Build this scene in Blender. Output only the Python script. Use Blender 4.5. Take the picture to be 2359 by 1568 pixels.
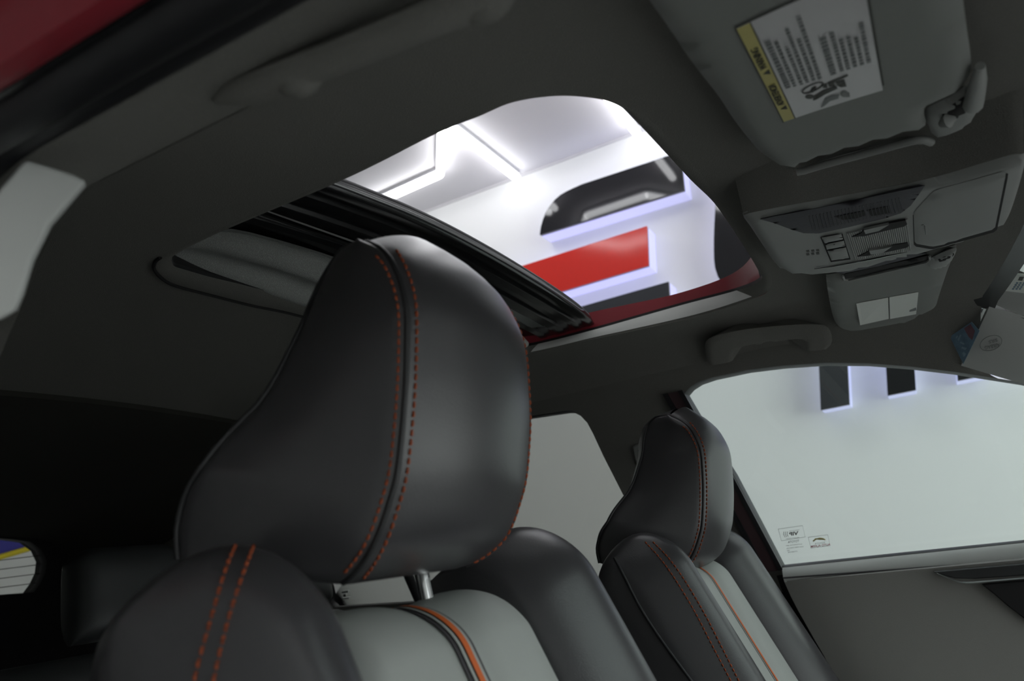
import bpy, bmesh, math, random
import numpy as np
from mathutils import Vector, Matrix
from mathutils.bvhtree import BVHTree
from mathutils.geometry import delaunay_2d_cdt
random.seed(7)
for _o in list(bpy.data.objects): bpy.data.objects.remove(_o)
SC = bpy.context.scene
COL = SC.collection

# ------------------------------------------------------------------ camera
F = 1810.0; CX = 1179.5; CY = 784.0                     # pixels of the 2359 x 1568 frame
_X = np.array([.876, -.242, -.418]); _X /= np.linalg.norm(_X)
_Y = np.array([.463, .176, .869]); _Y -= _X * (_X @ _Y); _Y /= np.linalg.norm(_Y)
_Z = np.cross(_X, _Y)
RM = np.stack([_X, _Y, _Z])                             # camera (right, down, forward) -> world
CAM = np.array([0.0, -0.93, 1.20])
cd = bpy.data.cameras.new('camera'); cam = bpy.data.objects.new('camera', cd); COL.objects.link(cam)
cd.sensor_fit = 'HORIZONTAL'; cd.sensor_width = 36.0; cd.lens = F / 2359 * 36.0
cd.clip_start = 0.02; cd.clip_end = 60
cam.matrix_world = Matrix(((RM[0][0], -RM[0][1], -RM[0][2], CAM[0]), (RM[1][0], -RM[1][1], -RM[1][2], CAM[1]),
                           (RM[2][0], -RM[2][1], -RM[2][2], CAM[2]), (0, 0, 0, 1)))
cd.dof.use_dof = True; cd.dof.focus_distance = 1.05; cd.dof.aperture_fstop = 6.5
SC.camera = cam
# ------------------------------------------------------------------ world, exposure
w = bpy.data.worlds.new('world'); SC.world = w; w.use_nodes = True
w.node_tree.nodes['Background'].inputs[0].default_value = (.93, 1.0, .98, 1)
w.node_tree.nodes['Background'].inputs[1].default_value = 3.0
SC.view_settings.view_transform = 'Standard'; SC.view_settings.look = 'None'
SC.view_settings.exposure = 0.0; SC.view_settings.gamma = 1.0; SC.view_settings.use_curve_mapping = False
TUBE = 8.5        # ceiling tube lamp strength

# ------------------------------------------------------------------ materials
def lin(r, g, b):
    f = lambda c: ((c / 255 + .055) / 1.055) ** 2.4 if c > 10 else c / 255 / 12.92
    return (f(r), f(g), f(b), 1)
def mat(name, col, rough=.6, metal=0, bump=0, scale=600, spec=.5, var=0, emit=None, es=0, coat=0, tex='noise', sheen=0):
    m = bpy.data.materials.new(name); m.use_nodes = True; nt = m.node_tree; b = nt.nodes['Principled BSDF']
    if len(col) == 3: col = (*col, 1)
    b.inputs['Base Color'].default_value = col; b.inputs['Roughness'].default_value = rough
    b.inputs['Metallic'].default_value = metal; b.inputs['Specular IOR Level'].default_value = spec
    b.inputs['Coat Weight'].default_value = coat; b.inputs['Sheen Weight'].default_value = sheen
    if emit: b.inputs['Emission Color'].default_value = (*emit, 1); b.inputs['Emission Strength'].default_value = es
    if bump or var:
        tc = nt.nodes.new('ShaderNodeTexCoord')
        if tex == 'weave':
            n = nt.nodes.new('ShaderNodeTexVoronoi'); n.inputs['Scale'].default_value = scale; out = n.outputs['Distance']
        else:
            n = nt.nodes.new('ShaderNodeTexNoise'); n.inputs['Scale'].default_value = scale; n.inputs['Detail'].default_value = 3; out = n.outputs['Fac']
        nt.links.new(tc.outputs['Object'], n.inputs['Vector'])
        if bump:
            bp = nt.nodes.new('ShaderNodeBump'); bp.inputs['Strength'].default_value = bump; bp.inputs['Distance'].default_value = .0008
            nt.links.new(out, bp.inputs['Height']); nt.links.new(bp.outputs['Normal'], b.inputs['Normal'])
        if var:
            mx = nt.nodes.new('ShaderNodeMix'); mx.data_type = 'RGBA'
            mx.inputs[6].default_value = tuple(c * (1 - var) for c in col[:3]) + (1,)
            mx.inputs[7].default_value = tuple(min(1, c * (1 + var)) for c in col[:3]) + (1,)
            nt.links.new(out, mx.inputs[0]); nt.links.new(mx.outputs[2], b.inputs['Base Color'])
    return m
def glass(name, tint, refl=1.45):
    m = bpy.data.materials.new(name); m.use_nodes = True; nt = m.node_tree; nt.nodes.clear()
    o = nt.nodes.new('ShaderNodeOutputMaterial'); mx = nt.nodes.new('ShaderNodeMixShader')
    t = nt.nodes.new('ShaderNodeBsdfTransparent'); t.inputs[0].default_value = (*tint, 1)
    g = nt.nodes.new('ShaderNodeBsdfGlossy'); g.inputs['Roughness'].default_value = 0.0
    f = nt.nodes.new('ShaderNodeFresnel'); f.inputs[0].default_value = refl
    nt.links.new(f.outputs[0], mx.inputs[0]); nt.links.new(t.outputs[0], mx.inputs[1]); nt.links.new(g.outputs[0], mx.inputs[2])
    nt.links.new(mx.outputs[0], o.inputs[0]); return m
M = dict(
    wall=mat('showroom_wall_paint', (.84, .84, .84), .7, bump=.05, scale=40),
    greywall=mat('blocking_wall_grey', (.34, .34, .33), .8, bump=.05, scale=40),
    ceil=mat('showroom_ceiling_paint', (.66, .645, .665), .8, bump=.05, scale=40),
    tile=mat('showroom_floor_tile', (.6, .6, .59), .35, var=.05, scale=3),
    head=mat('headliner_fabric', (.175, .171, .158), .95, bump=.5, scale=900, tex='weave', spec=.2, var=.12),
    headshaded=mat('shade_darkened_headliner', (.035, .034, .03), .95, bump=.4, scale=900, tex='weave', spec=.2),
    plastic=mat('grey_grained_plastic', (.30, .306, .295), .55, bump=.25, scale=1500, spec=.4),
    visor=mat('visor_vinyl', (.22, .225, .215), .6, bump=.25, scale=1300, spec=.4, var=.05),
    pillar=mat('pillar_vinyl_plastic', (.48, .487, .475), .6, bump=.2, scale=1500, spec=.35),
    pale=mat('painted_light_pale', (.75, .74, .73), .6),  # pale colour stands for light on the far lip and in the slit
    black=mat('black_rubber', (.012, .012, .014), .45),
    matt=mat('matt_black_trim', (.008, .007, .008), .8),
    gloss=mat('gloss_black_frame', (.01, .01, .011), .18),
    leather=mat('dark_leather', (.050, .048, .052), .31, bump=.2, scale=700, spec=.6, var=.1),
    insert=mat('pale_grey_leather', (.36, .375, .36), .55, bump=.12, scale=900, spec=.35, var=.04),
    seam=mat('seam_piping', (.02, .02, .022), .5),
    thread=mat('orange_thread', (.32, .060, .014), .7),
    orange=mat('orange_leather', (.62, .13, .03), .55),
    band=mat('charcoal_band', (.05, .045, .05), .6),
    dots=mat('grey_dotted_thread', (.35, .36, .34), .7),
    chrome=mat('chrome', (.75, .76, .77), .12, metal=1),
    alu=mat('aluminium_strip', (.6, .63, .62), .3, metal=1),
    red=mat('maroon_car_paint', (.26, .021, .034), .4, coat=.25, var=.05, scale=30),
    dullred=mat('maroon_paint_dulled', (.055, .028, .032), .5),  # copy of the car paint, dulled in colour for the cabin's reflection
    doorv=mat('door_soft_vinyl', (.27, .262, .25), .65, bump=.35, scale=800, spec=.3, var=.05),
    ledge=mat('door_ledge_vinyl', (.5, .505, .49), .5, bump=.15, scale=800, spec=.4),
    doorblack=mat('door_black_panel', (.02, .021, .022), .5),
    glass=glass('tinted_side_glass', (.87, .95, .915)),
    glassdark=glass('tinted_rear_glass', (.50, .515, .48)),
    glassrear=glass('tinted_rear_window_glass', (.46, .47, .44)),
    shield=glass('windshield_glass', (.80, .88, .86)),
    frit=mat('black_glass_frit', (.006, .006, .007), .3),
    white=mat('label_paper', (.56, .55, .56), .45, coat=.3),
    paper2=mat('silver_label_paper', (.80, .82, .78), .5),
    yellow=mat('label_yellow', (.52, .46, .16), .5),
    ink=mat('label_ink', (.055, .055, .05), .6),
    inkgrey=mat('label_grey_ink', (.2, .21, .21), .6),
    fade=mat('faded_label_ink', (.52, .56, .55), .6),
    lens=mat('smoked_map_lamp_lens', (.07, .068, .08), .6, bump=.3, scale=300, spec=.2),
    button=mat('switch_plastic', (.25, .255, .245), .5),
    card=mat('blue_card', (.16, .26, .36), .6, var=.5, scale=60),
    cardpink=mat('pink_card_print', (.22, .11, .14), .6, var=.3, scale=90),
    cardpale=mat('pale_card_print', (.28, .40, .50), .6, var=.3, scale=90),
    signblack=mat('gloss_black_acrylic', (.008, .008, .010), .06),
    signgrey=mat('gloss_grey_acrylic', (.035, .037, .042), .08),
    signred=mat('gloss_red_acrylic', (.62, .03, .022), .12),
    signside=mat('sign_edge_grey', (.22, .22, .25), .5),
    halo=mat('lit_sign_return', (.5, .5, .8), .6, emit=(.72, .73, 1.0), es=.5),
    tubem=mat('lit_led_tube', (1, 1, 1), .5, emit=(.97, .98, 1.0), es=TUBE),
    tubebase=mat('led_tube_housing', (.5, .5, .52), .6),
    blue=mat('banner_blue', (.035, .03, .30), .4),
    ylw=mat('banner_yellow_edge', (.75, .60, .02), .5),
    printblack=mat('glass_print_black', (.02, .02, .02), .6),
    printgrey=mat('glass_print_grey', (.36, .40, .40), .6),
    printgold=mat('glass_print_gold', (.45, .40, .16), .6),
    printred=mat('glass_print_red', (.55, .16, .22), .6),
    fine=mat('heater_line', (.05, .045, .04), .6),
    rearseat=mat('rear_seat_leather', (.03, .032, .033), .5, bump=.2, scale=700),
    carpet=mat('car_carpet', (.03, .03, .03), .95, bump=.5, scale=500),
    shade=mat('sunshade_fabric', (.32, .328, .315), .9, bump=.6, scale=700, tex='weave', var=.25),
)

# ------------------------------------------------------------------ pixels to places
def ray(px, py): return RM @ np.array([px - CX, py - CY, F])
def on(px, py, ax, v):
    r = ray(px, py); return CAM + r * ((v - CAM[ax]) / r[ax])
def onp(px, py, p0, n):
    r = ray(px, py); n = np.array(n, float); return CAM + r * ((np.array(p0) - CAM) @ n / (r @ n))
def zr(x, y):                                            # the headliner's height
    s = max(0.0, x + .2); q = max(0.0, -.75 - x); a = max(0.0, abs(y) - .50)
    return 1.594 - .42 * s * s - .06 * s - .10 * y * y - 6.0 * a * a - .05 * q * q
def onroof(px, py, off=0.0):
    r = ray(px, py); lo, hi = .27 / r[1], 4e-3
    for _ in range(60):
        m_ = (lo + hi) / 2; p = CAM + r * m_
        if p[2] < zr(p[0], p[1]) + off: lo = m_
        else: hi = m_
    return CAM + r * hi
SN = (0, 1, 1 / 3.0); SP = (0, .60, 1.47)                # the far side's inner plane (leans in towards the roof)
def ys(z): return .60 + (1.47 - z) / 3.0
def onside(px, py, off=0.0): return onp(px, py, (0, .60 + off, 1.47), SN)
def cr(pts, n, closed=False):                            # smooth resampling, even along the curve
    P = np.array(pts, float); k = len(P); out = []
    rng = range(k if closed else k - 1)
    for i in rng:
        if closed: p0, p1, p2, p3 = P[(i - 1) % k], P[i], P[(i + 1) % k], P[(i + 2) % k]
        else: p0, p1, p2, p3 = P[max(i - 1, 0)], P[i], P[i + 1], P[min(i + 2, k - 1)]
        for t in np.linspace(0, 1, 12, endpoint=False):
            out.append(.5 * (2 * p1 + (p2 - p0) * t + (2 * p0 - 5 * p1 + 4 * p2 - p3) * t * t + (3 * p1 - p0 - 3 * p2 + p3) * t ** 3))
    out.append(P[0] if closed else P[-1]); out = np.array(out)
    d = np.r_[0, np.cumsum(np.linalg.norm(np.diff(out, axis=0), axis=1))]
    tt = np.linspace(0, d[-1], n + 1 if closed else n)
    res = np.stack([np.interp(tt, d, out[:, j]) for j in range(P.shape[1])], 1)
    return res[:-1] if closed else res

# ------------------------------------------------------------------ objects
def tag(o, label=None, cat=None, group=None, kind=None):
    if label: o['label'] = label
    if cat: o['category'] = cat
    if group: o['group'] = group
    if kind: o['kind'] = kind
    return o
def empty(name, loc, label=None, cat=None, group=None, kind=None):
    o = bpy.data.objects.new(name, None); COL.objects.link(o); o.location = Vector(loc); o.empty_display_size = .05
    return tag(o, label, cat, group, kind)
def obj(name, verts, faces, material, parent=None, smooth=True, bevel=0, seg=3, angle=35):
    me = bpy.data.meshes.new(name); me.from_pydata([tuple(map(float, v)) for v in verts], [], [tuple(f) for f in faces]); me.update()
    bm = bmesh.new(); bm.from_mesh(me); bmesh.ops.remove_doubles(bm, verts=bm.verts, dist=1e-6)
    bmesh.ops.recalc_face_normals(bm, faces=bm.faces); bm.to_mesh(me); bm.free()
    for mm in (material if isinstance(material, list) else [material]): me.materials.append(mm)
    o = bpy.data.objects.new(name, me); COL.objects.link(o)
    if bevel:
        b = o.modifiers.new('bevel', 'BEVEL'); b.width = bevel; b.segments = seg; b.limit_method = 'ANGLE'; b.angle_limit = math.radians(angle)
        b.harden_normals = True
    if smooth:
        for p in me.polygons: p.use_smooth = True
        if not bevel: me.set_sharp_from_angle(angle=math.radians(50))
    if parent is not None: attach(o, parent)
    return o
def attach(o, parent):
    o.parent = parent; o.matrix_parent_inverse = Matrix.Translation(-parent.location) if parent.type == 'EMPTY' else Matrix()
def grid(rows, cu=False, cv=False):                      # rows of points -> verts, faces
    R = [list(r) for r in rows]; n = len(R[0]); v = [p for r in R for p in r]; f = []
    for i in range(len(R) if cu else len(R) - 1):
        for j in range(n if cv else n - 1):
            a = i * n + j; b = i * n + (j + 1) % n; c = ((i + 1) % len(R)) * n + (j + 1) % n; d = ((i + 1) % len(R)) * n + j
            f.append((a, b, c, d))
    return v, f
def solid(name, pts, thick, material, parent=None, bevel=.002, seg=3, n=None):   # flat outline given a thickness
    P = [np.array(p, float) for p in pts]; k = len(P)
    th = np.array(thick, float); v = P + [p + th for p in P]
    f = [tuple(range(k)), tuple(range(2 * k - 1, k - 1, -1))] + [(i, (i + 1) % k, k + (i + 1) % k, k + i) for i in range(k)]
    return obj(name, v, f, material, parent, True, bevel, seg)
def cap(faces, ring): faces.append(tuple(ring))
def tube(pts, r, n=8, capped=True):
    P = [np.array(p, float) for p in pts]; rows = []; up = np.array([.13, .27, .95])
    for i, p in enumerate(P):
        t = P[min(i + 1, len(P) - 1)] - P[max(i - 1, 0)]; t /= np.linalg.norm(t) + 1e-12
        a = np.cross(t, up); a /= np.linalg.norm(a) + 1e-12; b = np.cross(t, a)
        rr = r[i] if hasattr(r, '__len__') else r
        rows.append([p + rr * (a * math.cos(k * 2 * math.pi / n) + b * math.sin(k * 2 * math.pi / n)) for k in range(n)])
    v, f = grid(rows, False, True)
    if capped: f.append(tuple(range(n))); f.append(tuple(range(len(v) - n, len(v))))
    return v, f
def merge(*parts):
    V, Fc = [], []
    for v, f in parts:
        k = len(V); V += list(v); Fc += [tuple(i + k for i in q) for q in f]
    return V, Fc
def boxvf(c, h, ax=None):                                # box from centre, half sizes and axes
    A = ax if ax is not None else np.eye(3); c = np.array(c, float)
    v = [c + A[0] * h[0] * sx + A[1] * h[1] * sy + A[2] * h[2] * sz for sx in (-1, 1) for sy in (-1, 1) for sz in (-1, 1)]
    return v, [(0, 1, 3, 2), (4, 6, 7, 5), (0, 4, 5, 1), (2, 3, 7, 6), (0, 2, 6, 4), (1, 5, 7, 3)]
def inside(p, poly):
    x, y = p; c = False; j = len(poly) - 1
    for i in range(len(poly)):
        xi, yi = poly[i]; xj, yj = poly[j]
        if (yi > y) != (yj > y) and x < (xj - xi) * (y - yi) / (yj - yi) + xi: c = not c
        j = i
    return c
def fill(outer, holes, step):                            # triangles of a flat outline with holes and inner points
    loops = [outer] + holes; V = []; E = []
    for L in loops:
        k = len(V); V += [Vector(p) for p in L]; E += [(k + i, k + (i + 1) % len(L)) for i in range(len(L))]
    O = np.array(outer); lo = O.min(0); hi = O.max(0); allp = np.array([list(v) for v in V])
    for a in np.arange(lo[0] + step / 2, hi[0], step):
        for b in np.arange(lo[1] + step / 2, hi[1], step):
            if inside((a, b), outer) and not any(inside((a, b), h) for h in holes) and np.min(np.hypot(allp[:, 0] - a, allp[:, 1] - b)) > step * .4:
                V.append(Vector((a, b)))
    r = delaunay_2d_cdt(V, E, [], 0, 1e-7)
    vs = [tuple(v) for v in r[0]]; fs = []
    for f in r[2]:
        c = (sum(vs[i][0] for i in f) / 3, sum(vs[i][1] for i in f) / 3)
        if inside(c, outer) and not any(inside(c, h) for h in holes): fs.append(tuple(f))
    return vs, fs
def bvh(*objs):
    V, Fc = [], []
    for o in objs:
        k = len(V); V += [v.co.copy() for v in o.data.vertices]; Fc += [tuple(i + k for i in p.vertices) for p in o.data.polygons]
    return BVHTree.FromPolygons(V, Fc)
def cast(tree, px, py, lift=0.0):
    d = Vector(ray(px, py)).normalized(); h = tree.ray_cast(Vector(CAM), d)
    if h[0] is None: return None, None
    n = h[1] if h[1].dot(d) < 0 else -h[1]
    return np.array(h[0] + n * lift), np.array(n)
def stitches(name, path, normals, parent, material, length=.0042, gap=.0022, wdt=.0011):
    """a row of separate thread stitches lying along a path on a surface"""
    P = np.array(path); d = np.r_[0, np.cumsum(np.linalg.norm(np.diff(P, axis=0), axis=1))]; parts = []; s = gap
    N = np.array(normals)
    while s + length < d[-1]:
        a = np.array([np.interp(s, d, P[:, j]) for j in range(3)]); b = np.array([np.interp(s + length, d, P[:, j]) for j in range(3)])
        nn = np.array([np.interp(s + length / 2, d, N[:, j]) for j in range(3)]); nn /= np.linalg.norm(nn)
        m_ = (a + b) / 2 + nn * wdt * .5
        parts.append(tube([a - nn * wdt * .4, a * .75 + b * .25 + nn * wdt * .35, m_, a * .25 + b * .75 + nn * wdt * .35, b - nn * wdt * .4], [wdt * .6, wdt, wdt, wdt, wdt * .6], 6))
        s += length + gap
    if not parts: return None
    v, f = merge(*parts); return obj(name, v, f, material, parent)
def textmesh(name, body, origin, right, up, height, material, parent, width=None, lift=.0004, bold=0):
    cu = bpy.data.curves.new(name, 'FONT'); cu.body = body; cu.size = 1; cu.extrude = .02; cu.offset = bold
    t = bpy.data.objects.new(name, cu); COL.objects.link(t); bpy.context.view_layer.update()
    me = bpy.data.meshes.new_from_object(t.evaluated_get(bpy.context.evaluated_depsgraph_get()))
    bpy.data.objects.remove(t); V = np.array([list(v.co) for v in me.vertices])
    lo, hi = V.min(0), V.max(0); R = np.array(right, float); U = np.array(up, float); R /= np.linalg.norm(R); U /= np.linalg.norm(U); Nn = np.cross(R, U)
    sy = height / (hi[1] - lo[1]); sx = (width / (hi[0] - lo[0])) if width else sy
    for v in me.vertices:
        c = v.co; p = np.array(origin) + R * (c.x - lo[0]) * sx + U * (c.y - lo[1]) * sy + Nn * (lift if c.z > 0 else lift * .2)
        v.co = p
    me.name = name; me.materials.clear(); me.materials.append(material)
    o = bpy.data.objects.new(name, me); COL.objects.link(o); attach(o, parent); return o
def flat(name, pts, normal, lift, material, parent):      # a thin printed patch
    n = np.array(normal, float); n /= np.linalg.norm(n)
    return solid(name, [np.array(p) + n * lift for p in pts], -n * lift * .9, material, parent, 0)

# ================================================================== SHOWROOM
WY = 3.2; CZ = 3.493
def quad(name, pts, material, label, cat, thick):
    o = solid(name, pts, thick, material, None, 0); return tag(o, label, cat, kind='structure')
quad('wall_far', [(-5.2, WY, 0), (4.2, WY, 0), (4.2, WY, CZ), (-5.2, WY, CZ)], M['wall'], 'white showroom wall beyond the car with mounted signs', 'wall', (0, .1, 0))
quad('wall_rear', [(-5.2, WY, 0), (-5.2, -2.8, 0), (-5.2, -2.8, CZ), (-5.2, WY, CZ)], M['wall'], 'white showroom wall behind the rear window', 'wall', (-.1, 0, 0))
quad('ceiling', [(-5.2, -2.8, CZ), (4.2, -2.8, CZ), (4.2, WY, CZ), (-5.2, WY, CZ)], M['ceil'], 'pale showroom ceiling seen through the open sunroof', 'ceiling', (0, 0, .1))
quad('floor', [(-5.2, -2.8, 0), (4.2, -2.8, 0), (4.2, WY, 0), (-5.2, WY, 0)], M['tile'], 'pale grey tiled showroom floor under the car', 'floor', (0, 0, -.1))
quad('wall_light_block', [(-5.2, -2.8, 0), (4.2, -2.8, 0), (4.2, -2.8, CZ), (-5.2, -2.8, CZ)], M['greywall'], 'unseen grey wall added behind the photographer to block light', 'wall', (0, -.1, 0))  # unseen wall, added to hold back light from behind the camera
quad('trim_cornice', [(-5.2, WY - .002, CZ - .012), (4.2, WY - .002, CZ - .012), (4.2, WY - .002, CZ), (-5.2, WY - .002, CZ)], M['ceil'], 'shadowed joint between showroom wall and ceiling', 'trim', (0, -.01, 0))

def lamp(pts, label):
    P = [np.array(p, float) for p in pts]; root = empty('ceiling_light', P[0], label, 'light', 'led tube lights on the showroom ceiling')
    for a, b in zip(P[:-1], P[1:]):
        t = (b - a) / np.linalg.norm(b - a); s = np.cross(t, (0, 0, 1)); L = np.linalg.norm(b - a) / 2
        v, f = boxvf((a + b) / 2 + np.array([0, 0, .036]), (L, .022, .012), (t, s, np.array([0, 0, 1.])))
        obj('housing', v, f, M['tubebase'], root, False)
        v, f = tube([a, b], .022, 10); obj('tube', v, f, M['tubem'], root)
LZ = CZ - .05
def lz(px, py): p = on(px, py, 2, LZ); return p
pA0, pA1 = lz(1042, 297), lz(1192, 412); pB1, pB2 = lz(1014, 402), lz(893, 456)
pB0 = pA0 + np.array([-.05, -.03, 0])
lamp([pA0, pA1], 'straight led tube running to the wall beside the angled tube')
lamp([pB0, pB1, pB2 + (pB2 - pB1) * .5], 'angled led tube bent in two arms above the glass panel')
pC1 = lz(1468, 308); lamp([pC1 + np.array([0, -.9, 0]), pC1], 'led tube cut off by the front rim of the sunroof')
for k, (cx, cy) in enumerate([(-.42, 1.55), (-1.42, 1.72), (1.6, 1.9)]):
    r = .44; hx = [np.array([cx + r * math.cos(a), cy + r * math.sin(a), LZ]) for a in np.arange(7) * math.pi / 3]
    lamp(hx, ['hexagon led tube light on the ceiling straight above the sunroof', 'hexagon led tube light on the ceiling beside the far wall signs', 'hexagon led tube light on the ceiling ahead of the windshield'][k])

def sign(name, xz, face, label, deep=.085):
    P = [np.array([x, WY - .16, z]) for x, z in xz]
    c = np.mean(P, axis=0); root = empty(name, (c[0], WY, min(p[2] for p in P)), label, 'sign', 'stylised panels mounted on the white wall')
    solid('face', P, (0, .012, 0), face, root, .002)
    solid('edge', [p + (c - p) * .003 + np.array([0, .0125, 0]) for p in P], (0, .014, 0), M['signside'], root, 0)
    solid('lit_return', [p + (c - p) * .006 + np.array([0, .027, 0]) for p in P], (0, .132, 0), M['halo'], root, 0)
def wx(px, py):
    p = on(px, py, 1, WY - .16); return (p[0], p[2])
arc = cr([(1243, 541), (1246, 520), (1258, 487), (1280, 457), (1305, 440), (1340, 424)], 10)
sign('wall_sign', [wx(*p) for p in arc] + [wx(1440, 391), wx(1567, 349), wx(1577, 437)], M['signblack'], 'black panel with one rounded corner high on the wall')
a, b, c_ = np.array(wx(1490, 520)), np.array(wx(1494, 611)), np.array(wx(1305, 665))
sign('wall_sign', [a, b, (-2.05, b[1]), (-2.02, a[1])], M['signred'], 'glossy red bar below the rounded black panel')
a = np.array(wx(1540, 648)); sign('wall_sign', [a, (a[0] - .03, a[1] - .23), (-2.05, a[1] - .23), (-2.02, a[1])], M['signgrey'], 'dark grey bar below the red bar')
L4 = cr([(1648, 470), (1645, 520), (1644, 570), (1646, 612), (1655, 640), (1672, 662), (1700, 675)], 12)
P4 = [wx(*p) for p in L4]; sign('wall_sign', P4 + [(.1, P4[-1][1]), (.15, P4[0][1] + .25), (P4[0][0] + .05, P4[0][1] + .25)], M['signblack'], 'tall black panel with curved foot beside the red roof edge')
for i, (q, nm) in enumerate([((1887, 840, 1891, 946, 1957, 930), 'leftmost dark upright bar at the top of the door window'), ((2038, 840, 2045, 912, 2110, 897), 'middle dark upright bar at the top of the door window'),
                             ((2205, 845, 2207, 879, 2288, 858), 'rightmost dark upright bar cut by the roof lining')]):
    tl, bl, br = wx(*q[:2]), wx(*q[2:4]), wx(*q[4:])
    zb = (bl[1] + br[1]) / 2; h = .5
    sign('wall_sign', [(bl[0], zb), (br[0], zb), (br[0] + h * .19, zb + h), (bl[0] + h * .19, zb + h)], [M['signgrey'], M['signblack'], M['signblack']][i], nm)
# big dark letter panel seen through the windshield
q = [on(px, py, 1, WY - .16) for px, py in ((2312, 706), (2318, 655), (2335, 610), (2375, 585))]
sign('wall_sign', [(p[0], p[2]) for p in q] + [(q[-1][0] + .6, q[-1][2]), (q[-1][0] + .6, q[0][2] - .1)], M['signgrey'], 'dark curved panel seen through the windshield behind the sticker')
# blue banner behind the car
bq = [on(px, py, 0, -4.6) for px, py in ((-60, 1225), (70, 1243), (77, 1253), (70, 1262), (-60, 1300))]
ban = empty('banner', bq[3], 'blue banner with yellow edge seen through the rear window', 'banner')
solid('banner_panel', bq, (-.02, 0, 0), M['blue'], ban, .004)
yl = [p + np.array([.012, 0, 0]) for p in (bq[1], bq[2], bq[3], bq[4])]
v, f = tube(yl, .016, 8); obj('banner_edge', v, f, M['ylw'], ban)
v, f = tube([bq[4] + (0, 0, -.02), (bq[4][0], bq[4][1], .0)], .015, 8); obj('banner_pole', v, f, M['signside'], ban)

# ================================================================== CAR SHELL
def sidez(x):                                             # where the side meets the headliner
    z = 1.48
    for _ in range(30): z = .5 * z + .5 * zr(x, ys(z))
    return z
def xh(y): return .19 - .15 * y * y                        # windshield header line
# ---- sunroof opening, outer (fabric edge) and inner (trim edge) loops
SO = [(355, 608), (380, 585), (520, 520), (800, 400), (1000, 300), (1100, 260), (1180, 228), (1280, 214), (1370, 219), (1432, 242), (1490, 271), (1552, 329), (1614, 400), (1652, 454), (1689, 495), (1735, 565), (1776, 628), (1772, 665), (1739, 686), (1614, 727), (1449, 764), (1366, 781), (1221, 814)]
SI = [(396, 596), (410, 583), (522, 527), (802, 408), (1002, 308), (1102, 267), (1181, 234), (1280, 219), (1370, 225), (1420, 238), (1465, 279), (1532, 350), (1592, 415), (1645, 467), (1685, 524), (1718, 574), (1747, 623), (1752, 645), (1697, 669), (1573, 702), (1449, 737), (1374, 758), (1240, 792)]
RO = [(691, 726), (577, 701), (482, 677), (411, 658), (383, 646), (361, 627)]
RI = [(710, 695), (577, 660), (482, 637), (423, 620), (402, 613), (397, 605)]
def far_rear(L, off):
    r = [onroof(*p, off) for p in L[::-1]]; return [np.array([p[0], -p[1] + .015, p[2]]) for p in r if p[1] < -.18]
def loop(S, R, off):
    near = [onroof(*p, off) for p in S]; rear = [onroof(*p, off) for p in R]
    q = [np.array([p[0], -p[1] + .02, 0]) for p in (near[0], rear[5], rear[4], rear[3])]
    mid = [np.array([rear[0][0], .12, 0])]
    if off > 0:
        for k in range(18, 23):
            yo = onroof(*SO[k], 0)[1]; near[k] = on(*S[k], 1, yo + .002)
    L = near + q + mid + rear
    if off > 0: return [p if 18 <= i < 23 else np.array([p[0], p[1], zr(p[0], p[1]) + off]) for i, p in enumerate(L)]
    return [np.array([p[0], p[1], zr(p[0], p[1]) + off]) for p in L]
OL = cr(loop(SO, RO, 0), 200, True)
IL0 = loop(SI, RI, .004)
# sample the inner loop at the same control parameters as the outer
def crpar(ctrl, n):
    P = np.array(ctrl); k = len(P); out = []
    for i in range(k):
        p0, p1, p2, p3 = P[i - 1], P[i], P[(i + 1) % k], P[(i + 2) % k]
        for t in np.linspace(0, 1, n, endpoint=False):
            out.append(.5 * (2 * p1 + (p2 - p0) * t + (2 * p0 - 5 * p1 + 4 * p2 - p3) * t * t + (3 * p1 - p0 - 3 * p2 + p3) * t ** 3))
    return out
OLc = crpar(loop(SO, RO, 0), 6); ILc = crpar(IL0, 6)

# ---- headliner
NY = -.60                                                # near side edge of the roof lining
outer = []
xs_ = np.linspace(-1.28, .12, 44)
for x in xs_: outer.append((x, NY - .002))
for y in np.linspace(-.56, .575, 40): outer.append((xh(y), y))
for x in xs_[::-1]: outer.append((x, ys(sidez(x))))
outer += [(-1.28, y) for y in np.linspace(.57, -.57, 30)]
hole = [(p[0], p[1]) for p in OLc]
V2, F2 = fill(outer, [hole], .022)
def bump_vis(x, y): return 0
hv = [(x, y, zr(x, y)) for x, y in V2]
headliner = tag(obj('headliner', hv, F2, M['head']), 'grey woven fabric roof lining around the sunroof opening', 'headliner', kind='structure')
# rolled rim and upstand round the opening
rows = []
for t in (0, .25, .5, .75, 1):
    bul = .002 * math.sin(math.pi * t)
    rows.append([o + (i - o) * t + np.array([0, 0, -bul]) for o, i in zip(OLc, ILc)])
v, f = grid(rows, False, True)
rim = tag(obj('trim_1', v, f, M['head']), 'fabric covered rim around the sunroof opening', 'trim', kind='structure')
v, f = grid([ILc, [i + np.array([0, 0, .005]) for i in ILc]], False, True)
obj('rubber_seal', v, f, M['black'], rim)
v, f = grid([[i + np.array([0, 0, .005]) for i in ILc], [np.array([i[0], i[1], zr(i[0], i[1]) + .053]) for i in ILc]], False, True)
obj('upstand', v, [q for i, q in enumerate(f) if not 17 * 6 <= i < 23 * 6], M['matt'], rim)
obj('painted_flange', v, [q for i, q in enumerate(f) if 17 * 6 <= i < 23 * 6], M['red'], rim)
cord = [OLc[i] + np.array([0, 0, -.0005]) for i in range(len(OLc)) if OLc[i][0] < -.70 and OLc[i][1] < .2]
k18 = 18 * 6; k22 = 22 * 6 + 1
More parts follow.
